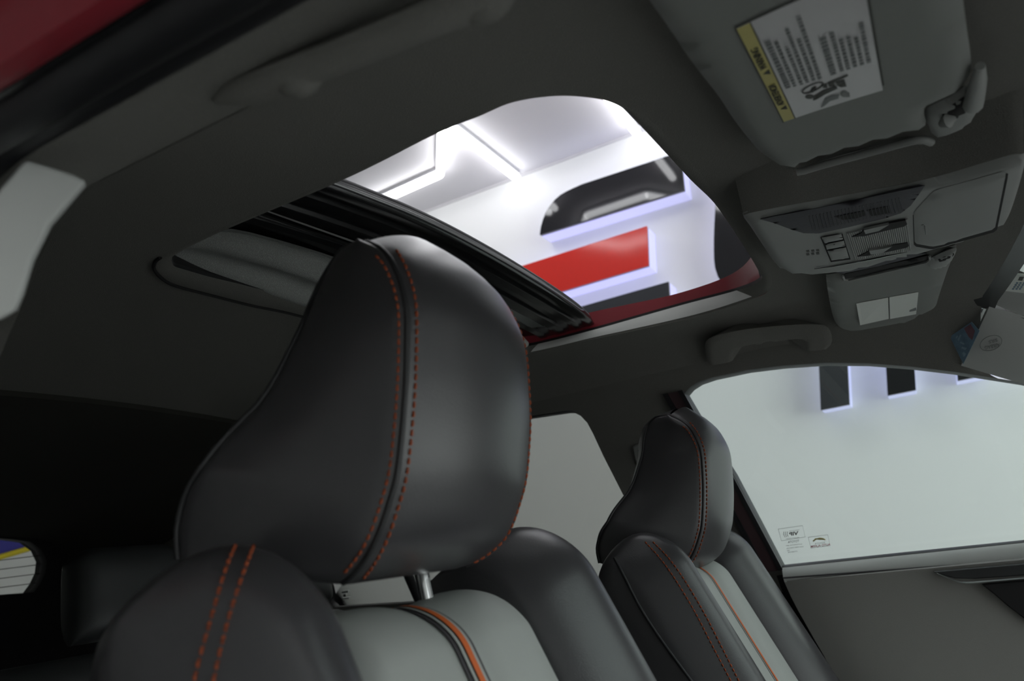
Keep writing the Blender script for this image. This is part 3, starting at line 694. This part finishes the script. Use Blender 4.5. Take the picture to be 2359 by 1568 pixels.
pad('pivot_bracket', [Z5(*p) for p in ((1332, 725), (1350, 705), (1420, 670), (1500, 640), (1530, 640), (1505, 700), (1470, 740), (1400, 762), (1350, 760), (1333, 745))], -.034, .012, .006, M['plastic'], fv, 40, .006)
pad('bracket_recess', [Z5(*p) for p in ((1395, 700), (1450, 675), (1505, 655), (1495, 680), (1450, 705), (1410, 715))], -.0346, .004, .002, M['matt'], fv, 30, .005)
for nm, q in (('sticker', ((850, 985), (1062, 945), (1068, 1087), (876, 1130))), ('sticker', ((1072, 943), (1266, 908), (1250, 1056), (1076, 1088)))): patch(nm, [Z5(*p) for p in q], -.0308, M['paper2'], fv)
FS = lambda zx, zy: (1900 + .10598 * zx, 640 + .10598 * zy)
for q in (((1790, 720), (1985, 640), (1990, 705), (1850, 735)), ((1770, 775), (1860, 760), (1850, 800), (1790, 800)), ((1600, 770), (1800, 730), (1760, 800), (1560, 830))): patch('sticker_stain', [FS(*p) for p in q], -.0312, M['inkgrey'], fv, .0003)
for x0, y0, x1, y1 in ((930, 570, 960, 660), (1010, 570, 1035, 655), (1100, 530, 1140, 640), (1215, 500, 1245, 620), (1305, 490, 1335, 610), (950, 800, 975, 900), (1020, 800, 1045, 900), (1100, 800, 1160, 880), (1240, 780, 1270, 860), (750, 610, 860, 690), (800, 800, 860, 960)):
    patch('sticker_print', [FS(x0, y0 + 15), FS(x1, y0), FS(x1 + 8, y1), FS(x0 + 8, y1 + 12)], -.0312, M['fade'], fv, .0003)

# ---- overhead console
KO = -.044
con = empty('overhead_console', onroof(2000, 540, -.005), 'grey overhead console with map lamp and sunroof switches', 'console')
cb_ = pad('console_body', [Z5(*p) for p in ((98, 420), (200, 400), (700, 310), (1310, 195), (1700, 88), (1890, 35), (1960, 28), (2000, 40), (1990, 120), (1940, 290), (1885, 440), (1840, 492), (1700, 545), (1540, 600), (1340, 652), (1100, 712), (900, 762), (700, 797), (500, 803), (380, 790), (310, 740), (240, 640), (160, 520))], KO, .05, .010, M['plastic'], con, 130, .012)
cl = cr([Z5(*p) for p in ((104, 424), (200, 400), (700, 310), (1310, 195), (1700, 88), (1890, 35), (1975, 26))], 50)
c0 = onroof(*Z5(1000, 450), KO); rows = [[], [], [], [], []]
for ci, (x, y) in enumerate(cl):
    p = onroof(x, y, KO); dv_ = np.array([.12, -.99]); sc_ = min(1, .35 + ci / 14)
    for k, (e_, h_) in enumerate(((-.004, .0075), (.004, .0055), (.018, .018), (.038, .036), (.062, .0455))):
        q = p[:2] + dv_ * e_ * sc_; rows[k].append(np.array([q[0], q[1], zr(q[0], q[1]) + KO + min(h_, -KO + .001)]))
v, f = grid(rows); obj('lining_collar', v, f, M['head'], con)
lens = pad('map_lamp_lens', [Z5(*p) for p in dens(((205, 425), (700, 330), (1312, 200), (1270, 260), (1215, 335), (1150, 385), (1040, 420), (800, 478), (600, 520), (500, 518), (420, 495), (300, 450)), 5)], KO - .0012, .004, .001, M['lens'], con, smoothing=False, step=.015)
pp = []
for i in range(26):                                        # fine ribs of the lens
    x = 560 + i * 24; a = onroof(*Z5(x, 495 - (x - 560) * .215), KO - .0016); b = onroof(*Z5(x - 25, 400 - (x - 560) * .2), KO - .0016); pp.append(tube([a, b], .0005, 4))
v, f = merge(*pp); obj('lens_ribs', v, f, M['lens'], lens)
patch('lens_bulb_shade', [Z5(*p) for p in ((705, 405), (900, 365), (915, 395), (850, 415), (760, 425))], KO - .0018, M['matt'], lens); patch('lens_bulb_shade', [Z5(*p) for p in ((920, 362), (1060, 335), (1075, 380), (950, 400))], KO - .0018, M['matt'], lens)
DO = ((1228, 395), (1260, 355), (1370, 240), (1430, 222), (1840, 110), (1866, 116), (1862, 150), (1792, 490), (1770, 508), (1365, 622), (1340, 620), (1250, 604), (1236, 590))
pad('compartment_gap', [Z5(*p) for p in dens(DO, 4)], KO - .0004, .004, .0, M['matt'], con, smoothing=False, step=.02)
dc = np.mean(np.array(DO), axis=0)
drr = pad('compartment_door', [Z5(*(np.array(p) + (dc - np.array(p)) * .03)) for p in dens(DO, 4)], KO - .0030, .006, .003, M['plastic'], con, smoothing=False, step=.012)
v, f = tube([onroof(*Z5(*p), KO - .0032) for p in ((1318, 522), (1312, 460), (1300, 455), (1288, 460))], .0007, 6); obj('finger_mark', v, f, M['button'], drr)
sw = empty('sunroof_switch', onroof(*Z5(710, 610), KO)); attach(sw, con)
pad('switch_well', [Z5(*p) for p in dens(((610, 545), (758, 519), (812, 690), (680, 708)), 5)], KO - .0006, .004, 0, M['matt'], sw, smoothing=False, step=.01)
for q in (((618, 549), (752, 526), (764, 562), (640, 586)), ((644, 594), (768, 570), (778, 606), (655, 630)), ((658, 638), (782, 614), (803, 684), (686, 702))):
    pad('button', [Z5(*p) for p in dens(q, 5)], KO - .0035, .004, .0015, M['button'], sw, smoothing=False, step=.006)
a = onroof(*Z5(702, 590), KO - .0038); v, f = boxvf(a, (.0008, .0008, .0003)); obj('button_mark', v, f, M['ink'], sw, False)
RP = ((775, 505), (1190, 410), (1225, 632), (845, 700))
pp = []
for i in range(30):
    t = i / 29; a = np.array((790, 512)) + (np.array((1185, 418)) - np.array((790, 512))) * t; b = np.array((850, 690)) + (np.array((1215, 625)) - np.array((850, 690))) * t
    a, b = onroof(*Z5(*a), KO - .0008), onroof(*Z5(*b), KO - .0008); pp.append(tube([a, b], .0013, 6))
v, f = merge(*pp); obj('ribbed_panel', v, f, M['plastic'], con)
for q in (((820, 540), (880, 515), (900, 495), (925, 490), (1010, 470), (1060, 450), (1180, 428), (1190, 455), (1170, 470), (1060, 495), (960, 520), (900, 535)), ((858, 672), (915, 645), (935, 632), (960, 630), (1035, 618), (1080, 596), (1195, 578), (1202, 600), (1185, 612), (1080, 635), (1000, 650), (930, 665))):
    s1 = patch('lamp_switch_slot', [Z5(*p) for p in q], KO - .0030, M['matt'], con, .002)
    k = q[2:6]; patch('lamp_switch_lever', [Z5(*p) for p in (q[2], q[4], (q[5][0] + 10, q[5][1] + 8), (q[4][0] - 10, q[4][1] + 30), (q[2][0] + 12, q[2][1] + 25))], KO - .0052, M['button'], con, .003)
for i in range(3):
    for j in range(2): patch('indicator_dot', [Z5(515 + i * 33 + dx, 632 + j * 20 - i * 3 + dy) for dx, dy in ((0, 0), (20, -3), (23, 9), (3, 12))], KO - .0006, M['ink'], con)
BL = [onroof(*Z5(*p), KO - .0012) for p in ((570, 752), (700, 735), (900, 698), (1050, 667), (1190, 640))]
v, f = tube(BL, [.0004, .0012, .0014, .0012, .0004], 6); obj('bright_edge', v, f, M['chrome'], con)
pad('rear_lens', [Z5(*p) for p in dens(((640, 760), (900, 712), (1180, 655), (1330, 648), (1250, 672), (1000, 735), (760, 785)), 4)], KO + .0005, .004, .0, M['lens'], con, smoothing=False, step=.02)

# ---- far grab handle
HO = cr([(1626, 803), (1634, 789), (1660, 779), (1720, 767), (1820, 757), (1885, 756), (1910, 763), (1919, 788), (1911, 808), (1885, 814), (1860, 816), (1855, 802), (1850, 791), (1835, 787), (1770, 795), (1705, 808), (1692, 818), (1690, 838), (1672, 844), (1642, 848), (1630, 838)], 84, True)
fh = pad('grab_handle', HO, -.030, .028, .009, M['head'], None, 84, .008, False); fh.data.materials[0] = M['head']
tag(fh, 'grey grab handle above the far front window', 'grab handle', 'roof grab handles')
# ---- parking card tucked behind the post trim
tH = bvh(headliner, side, ap)
cq = []
for x, y in ((2188, 775), (2238, 741), (2252, 758), (2217, 836)):
    p, n = cast(tH, x, y); cq.append((p, n))
cn = np.mean([n for _, n in cq], axis=0); cc = np.mean([p for p, _ in cq], axis=0) + cn * .010
cp = [onp(x, y, cc, cn) for x, y in ((2188, 775), (2238, 741), (2256, 762), (2219, 838))]
crd = solid('card', cp, cn * -.0008, M['card'], None, 0); tag(crd, 'blue card tucked behind the windshield post trim', 'card')
flat('card_print', [onp(x, y, cc, cn) for x, y in ((2221, 756), (2236, 746), (2246, 762), (2240, 783), (2232, 776))], cn, .0004, M['cardpink'], crd)
for q in (((2206, 782), (2212, 770), (2215, 772), (2209, 785)), ((2213, 786), (2222, 790), (2221, 794), (2212, 790)), ((2216, 798), (2228, 801), (2224, 806), (2215, 802)), ((2220, 810), (2226, 814), (2221, 822), (2217, 814)), ((2202, 776), (2206, 772), (2207, 776), (2203, 780))):
    flat('card_print', [onp(x, y, cc, cn) for x, y in q], cn, .0004, M['cardpale'], crd)
# ---- sticker on the windshield
wt = bvh(g4); sp = [cast(wt, x, y, .001) for x, y in ((2322, 632), (2375, 635), (2370, 700), (2301, 668))]
if all(p is not None for p, _ in sp):
    sn = sp[0][1]; c0 = sp[0][0]; S = lambda x, y: onp(x, y, c0, sn)
    stk = solid('sticker', [S(x, y) for x, y in ((2323, 631), (2400, 634), (2400, 680), (2301, 668))], sn * -.0006, M['paper2'], None, 0); tag(stk, 'white printed sticker on the windshield corner', 'sticker')
    for q in (((2326, 634), (2330, 634), (2312, 664), (2308, 664)), ((2349, 637), (2359, 637), (2355, 646), (2345, 645))): flat('sticker_print', [S(*p) for p in q], sn, .0004, M['ink'], stk)
    for i in range(3):
        for j in range(4): flat('sticker_print', [S(2341 + i * 8 - j * 3 + dx, 650 + j * 4.5 + dy) for dx, dy in ((0, 0), (5, 0), (4, 3), (-1, 3))], sn, .0004, M['card'], stk)

# ================================================================== SUNROOF GLASS PANEL AND SHADE
PT = cr([(640, 362), (700, 384), (778, 412), (850, 440), (950, 481), (1050, 529), (1150, 584), (1250, 645), (1310, 685), (1345, 712), (1364, 732), (1369, 744)], 44)
PZ = 1.606
fe = [on(x, y, 2, PZ) for x, y in PT]
# mirror the shape to reach the near side
sp_ = empty('sunroof_panel', on(1200, 700, 2, PZ), 'black framed glass sunroof panel slid back in its opening', 'sunroof')
PR = [(-.42, .020), (-.2, .014), (-.012, .004), (-.003, .0015), (0, -.002), (-.001, -.010), (-.006, -.014), (-.014, -.0145), (-.016, -.010), (-.026, -.010), (-.028, -.015), (-.040, -.0155), (-.042, -.011), (-.058, -.011), (-.060, -.016), (-.078, -.0165), (-.081, -.011), (-.098, -.011), (-.100, -.016), (-.112, -.016), (-.114, .004), (-.42, .014)]
rows = []
for i, p in enumerate(fe):
    e = min(1, (len(fe) - 1 - i) / 5.0); e = math.sqrt(max(0, 1 - (1 - e) ** 2)); e = max(e, .25)
    rows.append([np.array([p[0] + a, p[1] + .0, p[2] + b * (e if b < 0 else 1)]) for a, b in PR])
v, f = grid(rows, False, True); f.append(tuple(range(len(v) - len(PR), len(v)))); f.append(tuple(range(len(PR)))); obj('panel_frame', v, f, M['gloss'], sp_)
lip = [p + np.array([-.004, 0, .0025]) for p in fe]
v, f = tube(lip, .0028, 6); obj('rubber_edge', v, f, M['band'], sp_)
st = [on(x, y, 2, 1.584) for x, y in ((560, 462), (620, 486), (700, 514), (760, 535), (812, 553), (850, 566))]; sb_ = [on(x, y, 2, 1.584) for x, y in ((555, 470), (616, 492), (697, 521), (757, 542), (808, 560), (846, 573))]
v, f = grid([st, [p + np.array([-.003, 0, .004]) for p in sb_]]); obj('light_slit_strip', v, f, M['pale'], sp_)  # pale strip painted in place of ceiling light showing through the slit
v, f = grid([[p + np.array([-.006, 0, .002]) for p in sb_], [p + np.array([-.02, 0, .008]) for p in sb_]]); obj('guide_groove', v, f, M['matt'], sp_)
# sunshade with two rolls
sd = []
SF = [(505, 532), (554, 537), (601, 549), (672, 570), (765, 601), (860, 640), (960, 690), (1060, 740), (1180, 790)]
sf = [on(x, y, 2, 1.600) for x, y in SF]; sf = cr(sf, 40)
for i, p in enumerate(sf):
    t = i / 39; am = .3 + .7 * min(1, t * 3.5); L = .16
    row = []
    for k in np.linspace(0, 1, 40):
        w_ = .009 * am * math.cos(k * 2 * math.pi * 2.05 - .6)
        row.append(np.array([p[0] - k * L, p[1], 1.597 + w_ + .007 * k]))
    row = [row[0] + np.array([-.004, 0, .006])] + row; sd.append(row)
v, f = grid(sd); shd = tag(obj('sunshade', v, f, M['shade']), 'grey fabric sunroof shade with soft rolls behind the glass panel', 'sunshade')
# pale end block beside the panel (far side guide)
p0 = on(1196, 785, 2, 1.585)
v, f = tube([on(x, y, 2, 1.575) for x, y in ((1120, 760), (1160, 775), (1190, 786), (1212, 792))], [.016, .016, .015, .006], 12); tag(obj('guide_end', v, f, M['shade']), 'padded end of the sunroof guide beside the headrest', 'guide end')
q = [on(x, y, 2, 1.592) for x, y in ((1165, 712), (1190, 716), (1245, 742), (1257, 752), (1225, 755), (1190, 742))]
solid('guide_window', q, (0, 0, .002), M['alu'], sp_, .001)

# ================================================================== FRONT SEATS
YC = -.40                                                 # centre of the near seat
SEAMP = cr([(842, 557), (876, 572), (905, 606), (928, 664), (937, 721), (937, 807), (934, 893), (925, 1008), (914, 1094), (899, 1151), (876, 1220), (848, 1278), (813, 1324), (790, 1342)], 48)
BACKP = cr([(842, 557), (813, 566), (790, 577), (767, 606), (744, 646), (721, 692), (698, 750), (670, 807), (647, 853), (624, 893), (595, 933), (572, 956), (515, 1014), (469, 1071), (434, 1128), (417, 1180), (409, 1226), (412, 1290)], 48)
def hy(t): return YC - .098 + .012 * max(0, (t - .86) / .14) ** 2 + .014 * max(0, (.12 - t) / .12) ** 2   # t: 0 top .. 1 foot
def hyt(i, n): return None
HS = []; HBk = []
for i, (p, q) in enumerate(zip(SEAMP, BACKP)):
    t = i / 47.0
    ya = YC - .098 + .020 * max(0, 1 - t / .10) ** 2 + .012 * max(0, (t - .85) / .15) ** 2
    yb = YC + np.interp(t, [0, .12, .27, .5, .75, 1], [-.078, -.072, -.093, -.112, -.138, -.138])
    HS.append(on(*p, 1, ya)); HBk.append(on(*q, 1, yb))
mirp = lambda p: np.array([p[0], 2 * YC - .008 - p[1] - .014 * min(1, max(0, (p[2] - 1.31) / .11)), p[2]])
def puff(t, e=.06): return min(1, min(t, 1 - t) / e) ** .6 if 0 < t < 1 else 0
rows = []; seam_cols = []
for i in range(48):
    t = i / 47.0; A, B = HS[i], HBk[i]; A2, B2 = mirp(A), mirp(B); ring = []
    tp = max(0, 1 - t / .22) ** 2                          # crown near the top
    ft = max(0, (t - .9) / .1)
    for u in np.linspace(0, 1, 31)[:-1]:                   # front face, near seam to far seam
        arch = 4 * u * (1 - u); p = A + (A2 - A) * u
        ring.append(p + np.array([.019 * arch * (1 - .4 * tp) + .0022 * puff(u), 0, .017 * arch * tp]))
    for u in np.linspace(0, 1, 21)[:-1]:                   # far side panel
        p = A2 + (B2 - A2) * u; ring.append(p + np.array([0, .003 * puff(u) + .007 * math.sin(math.pi * u), 0]))
    for u in np.linspace(0, 1, 13)[:-1]:                   # back
        p = B2 + (B - B2) * u; ring.append(p + np.array([-.03 * 4 * u * (1 - u) * (1 - tp), 0, .017 * 4 * u * (1 - u) * tp]))
    for u in np.linspace(0, 1, 21)[:-1]:                   # near side panel
        p = B + (A - B) * u; ring.append(p + np.array([0, -.003 * puff(u) - .007 * math.sin(math.pi * u), 0]))
    rows.append(ring)
nr_ = len(rows[0]); c_bot = np.mean(rows[-1], axis=0); bot1 = [p + (c_bot - p) * .12 + np.array([0, 0, -.003]) for p in rows[-1]]; bot2 = [p + (c_bot - p) * .35 + np.array([0, 0, -.005]) for p in rows[-1]]
rows += [bot1, bot2]
v, f = grid(rows, False, True); f.append(tuple(range(len(v) - nr_, len(v))))
seat = empty('car_seat', (-.35, YC, .52), 'near front seat with charcoal headrest and orange stitching', 'car seat', 'front seats')
hr = obj('headrest', v, f, M['leather'], seat); hr.data.set_sharp_from_angle(angle=math.radians(75))
th_ = bvh(hr)
v, f = tube([(a + b) / 2 for a, b in zip(HS, HS)], .0021, 8); obj('piping', v, f, M['seam'], hr)
v, f = tube([mirp(p) for p in HS], .0021, 8); obj('piping', v, f, M['seam'], hr)
v, f = tube([p + np.array([0, -.001, 0]) for p in HBk], .0022, 8); obj('piping', v, f, M['seam'], hr)
def offrow(path, dpx, tree):                               # a row beside a pixel path, laid on the surface
    P, Nn = [], []
    for i, p in enumerate(path):
        t = path[min(i + 1, len(path) - 1)] - path[max(i - 1, 0)]; t = t / np.linalg.norm(t); n = np.array([t[1], -t[0]])
        h, nn = cast(tree, p[0] + n[0] * dpx, p[1] + n[1] * dpx, .0004)
        if h is not None: P.append(h); Nn.append(nn)
    return P, Nn
ROWS = []
for dpx in (19, -22):
    pth = cr(SEAMP[2:], 70)
    if dpx < 0: pth = pth[2:]
    P, Nn = offrow(pth, -dpx, th_)
    keep = [] if not P else [0] + [i for i in range(1, len(P)) if np.linalg.norm(P[i] - P[i - 1]) < .03]
    P = [P[i] for i in keep]; Nn = [Nn[i] for i in keep]
    stitches('stitching', P, Nn, hr, M['thread'], .0042, .0021, .0010)
    stitches('stitching', [mirp(p) for p in P], [np.array([n[0], -n[1], n[2]]) for n in Nn], hr, M['thread'], .0042, .0021, .0010)
for yy in (-.115, .036):
    pa, pb = np.array([-.372, YC + yy, 1.10]), np.array([-.388, YC + yy, 1.203 if yy < 0 else 1.22])
    v, f = tube([pa, pb], .0062, 16); obj('post', v, f, M['chrome'], hr)

# ---- seat back
def prof(u):
    """front face of the seat back at the side position u: forward offset, height, rounding"""
    a = abs(u); ib = .124 if u < 0 else .116
    if a < ib:
        e = max(0, (a - .015) / (ib - .015)); pil = math.sin(math.pi * min(1, e * .96 + .04)) ** .6
        return -.321 + .012 * pil - .004 * (1 - min(1, e * 7)) - .02 * max(0, e - .85) / .15, 1.172 + .010 * pil - .012 * max(0, e - .8) / .2, .035
    e = (a - ib) / ((.226 if u < 0 else .252) - ib); b = math.sin(math.pi * min(1, max(0, .06 + e * .90)))
    return -.345 + (.060 if u < 0 else .075) * b ** .7 - .035 * max(0, (e - .6) / .4) ** 2, (1.180 if u < 0 else 1.178) + .052 * b ** .55 - .02 * max(0, e - .75), .05
def backpt(u, s):
    """s 0..1 from the foot of the front face over the top to the back"""
    xb, h, r = prof(u); D = .085; z0 = .72
    ib = .124 if u < 0 else .116
    if abs(u) > ib: k = max(0, ((abs(u) - ib) / ((.226 if u < 0 else .252) - ib) - .5) / .5); D = .10 * (.3 + .7 * math.sqrt(max(0, 1 - k * k)))
    def fx(z): return xb + .42 * (1.12 - z)
    zt = h - r
    if s < .55: z = z0 + (zt - z0) * (s / .55); return np.array([fx(z), YC + u, z])
    if s < .80:
        a = (s - .55) / .25 * math.pi / 2; xx = fx(zt); return np.array([xx - D * .5 * (1 - math.cos(a)) - .42 * r * math.sin(a), YC + u, zt + r * math.sin(a)])
    t = (s - .80) / .20; xx = fx(zt) - D * .5 - .42 * r
    a = min(1, t / .35) * math.pi / 2; zz = h - r * (1 - math.cos(a)) - max(0, t - .35) / .65 * (h - .75)
    return np.array([xx - D * .5 * math.sin(a) + max(0, t - .35) * .25, YC + u, zz])
SS = np.r_[np.linspace(0, .4, 8)[:-1], np.linspace(.4, .82, 34), np.linspace(.83, 1, 14)]
def panel(name, us, m_):
    rows = [[backpt(u, s) for s in SS] for u in us]
    v, f = grid(rows); k = len(SS); f.append(tuple(range(k))); f.append(tuple(range(len(v) - k, len(v)))); return obj(name, v, f, m_, seat)
ins = panel('backrest', np.r_[np.linspace(-.1225, 0, 24)[:-1], np.linspace(0, .1145, 24)], M['insert'])
bn = panel('bolster', np.linspace(-.226, -.1245, 34), M['leather']); bf = panel('bolster', np.linspace(.1165, .252, 34), M['leather'])
def band(name, u0, u1, lift_, m_):
    rows = [[backpt(u, s) + np.array([lift_, 0, lift_ * .8]) for s in SS if .05 < s < .84] for u in np.linspace(u0, u1, 4)]
    v, f = grid(rows); return obj(name, v, f, m_, ins)
band('stripe_band', -.013, .013, .0016, M['band']); band('stripe_orange', -.0035, .0035, .0032, M['orange'])
for u0 in (-.0085, .0045): band('stripe_thread', u0, u0 + .0036, .0026, M['dots'])
tb = bvh(bn)
for L in ([(546, 1250), (535, 1275), (516, 1325), (494, 1400), (474, 1470), (457, 1530), (446, 1580), (410, 1760), (370, 1980)], [(586, 1252), (574, 1285), (556, 1335), (533, 1405), (514, 1475), (500, 1535), (491, 1580), (462, 1760), (430, 1980)]):
    P, Nn = [], []
    for p in cr(L, 110):
        h, n = cast(tb, p[0], p[1], .0004)
        if h is not None: P.append(h); Nn.append(n)
    if len(P) > 4:
        stitches('stitching', P, Nn, bn, M['thread'], .0042, .0021, .0010)
        k_ = [i for i in range(len(P)) if P[i][2] < 1.15]
        stitches('stitching', [mirp(P[i]) for i in k_], [np.array([Nn[i][0], -Nn[i][1], Nn[i][2]]) for i in k_], bf, M['thread'], .0042, .0021, .0010)
# cushion of the seat, mostly below the frame
rows = []
for x in np.linspace(-.32, .22, 14):
    e = (x + .32) / .54; row = []
    for y in np.linspace(-.26, .26, 21):
        row.append(np.array([x, YC + y, .68 + .05 * e + .035 * (abs(y) / .26) ** 3 - .06 * max(0, e - .85) / .15]))
    rows.append(row)
lower = [[np.array([p[0], p[1], .52]) for p in r] for r in (rows[0], rows[-1])]
v, f = grid([lower[0]] + rows + [lower[1]]); obj('cushion', v, f, M['leather'], seat)

# ---- the far seat: the same seat, its headrest pushed lower
def copy_tree(o, parent=None):
    c = o.copy(); COL.objects.link(c); c.parent = parent; c.matrix_parent_inverse = o.matrix_parent_inverse.copy()
    for ch in list(o.children): copy_tree(ch, c)
    return c
seat2 = copy_tree(seat); seat2.location = seat.location + Vector((-.012, .80, -.02))
seat2['label'] = 'far front seat with charcoal headrest beside the door window'
for c in seat2.children:
    if c.name.startswith('headrest'): c.location = c.location + Vector((0, 0, -.035))

T2 = Vector((-.012, .80, -.02)); nb = [c for c in seat2.children if c.name.startswith('bolster')][0]
for ch in list(nb.children): bpy.data.objects.remove(ch)
tb2 = BVHTree.FromPolygons([v_.co + T2 for v_ in bn.data.vertices], [tuple(p.vertices) for p in bn.data.polygons])
def far_path(L, n=90):
    P, Nn = [], []
    for p in cr(L, n):
        h, nn = cast(tb2, p[0], p[1], .0004)
        if h is not None: P.append(h); Nn.append(nn)
    return P, Nn
for L in ([(1484, 1246), (1520, 1285), (1556, 1335), (1600, 1408), (1640, 1485), (1690, 1580)], [(1502, 1246), (1540, 1285), (1576, 1335), (1620, 1408), (1660, 1485), (1708, 1580)]):
    P, Nn = far_path(L)
    if len(P) > 8:
        o_ = stitches('stitching', P, Nn, None, M['thread'], .0042, .0021, .0011); o_.parent = nb; o_.matrix_parent_inverse = Matrix.Translation(-T2)
P, Nn = far_path([(1416, 1285), (1440, 1330), (1475, 1398), (1525, 1475), (1602, 1580)])
if len(P) > 8:
    v, f = tube(P, .0022, 8); o_ = obj('piping', v, f, M['seam']); o_.parent = nb; o_.matrix_parent_inverse = Matrix.Translation(-T2)

# ================================================================== REAR SEAT
rs_ = empty('rear_seat', (-1.2, 0, .52), 'dark rear bench seat with headrests at the lower left', 'car seat')
rows = []
for y in np.linspace(-.62, .62, 41):
    e = abs(y) / .62; h = 1.15 - .05 * max(0, e - .8) / .2; r = .05
    row = []
    for s in np.linspace(0, 1, 26):
        if s < .5: z = .75 + (h - r - .75) * s / .5; row.append(np.array([-1.12 - .35 * (z - 1.0), y, z]))
        else:
            a = (s - .5) / .5 * math.pi; row.append(np.array([-1.12 - .35 * (h - r - 1.0) - .055 * (1 - math.cos(a)), y, h - r + r * math.sin(a)]))
    rows.append(row)
v, f = grid(rows); f.append(tuple(range(26))); f.append(tuple(range(len(v) - 26, len(v)))); obj('backrest', v, f, M['rearseat'], rs_)
for yc in (-.36, 0.02, .38):
    rows = []
    for t in np.linspace(0, 1, 14):
        z = 1.165 + .15 * t; wd = .125 - .02 * t - .03 * max(0, t - .85) / .15; dp = .05 * math.sqrt(max(.02, 1 - (2 * t - 1) ** 4))
        rows.append([np.array([-1.23 - .03 * t + dp * math.copysign(abs(math.cos(a)) ** .6, math.cos(a)), yc + wd * math.copysign(abs(math.sin(a)) ** .6, math.sin(a)), z]) for a in np.arange(28) * math.pi / 14])
    v, f = grid(rows, False, True); f.append(tuple(range(28))); f.append(tuple(range(len(v) - 28, len(v)))); obj('headrest', v, f, M['rearseat'], rs_)
# ---- seat belt guide on the far door post
pb_ = [onside(x, y, -.006) for x, y in ((1456, 1030), (1470, 1022), (1500, 1020), (1512, 1040), (1492, 1090), (1472, 1082), (1462, 1060))]
bg = solid('belt_guide', pb_, (0, .02, .006), M['plastic'], None, .004); tag(bg, 'grey seat belt height adjuster on the far door post', 'belt guide')
flat('slide_slot', [onside(x, y, -.007) for x, y in ((1470, 1036), (1496, 1032), (1490, 1075), (1478, 1070))], (0, -1, -.33), .001, M['matt'], bg)
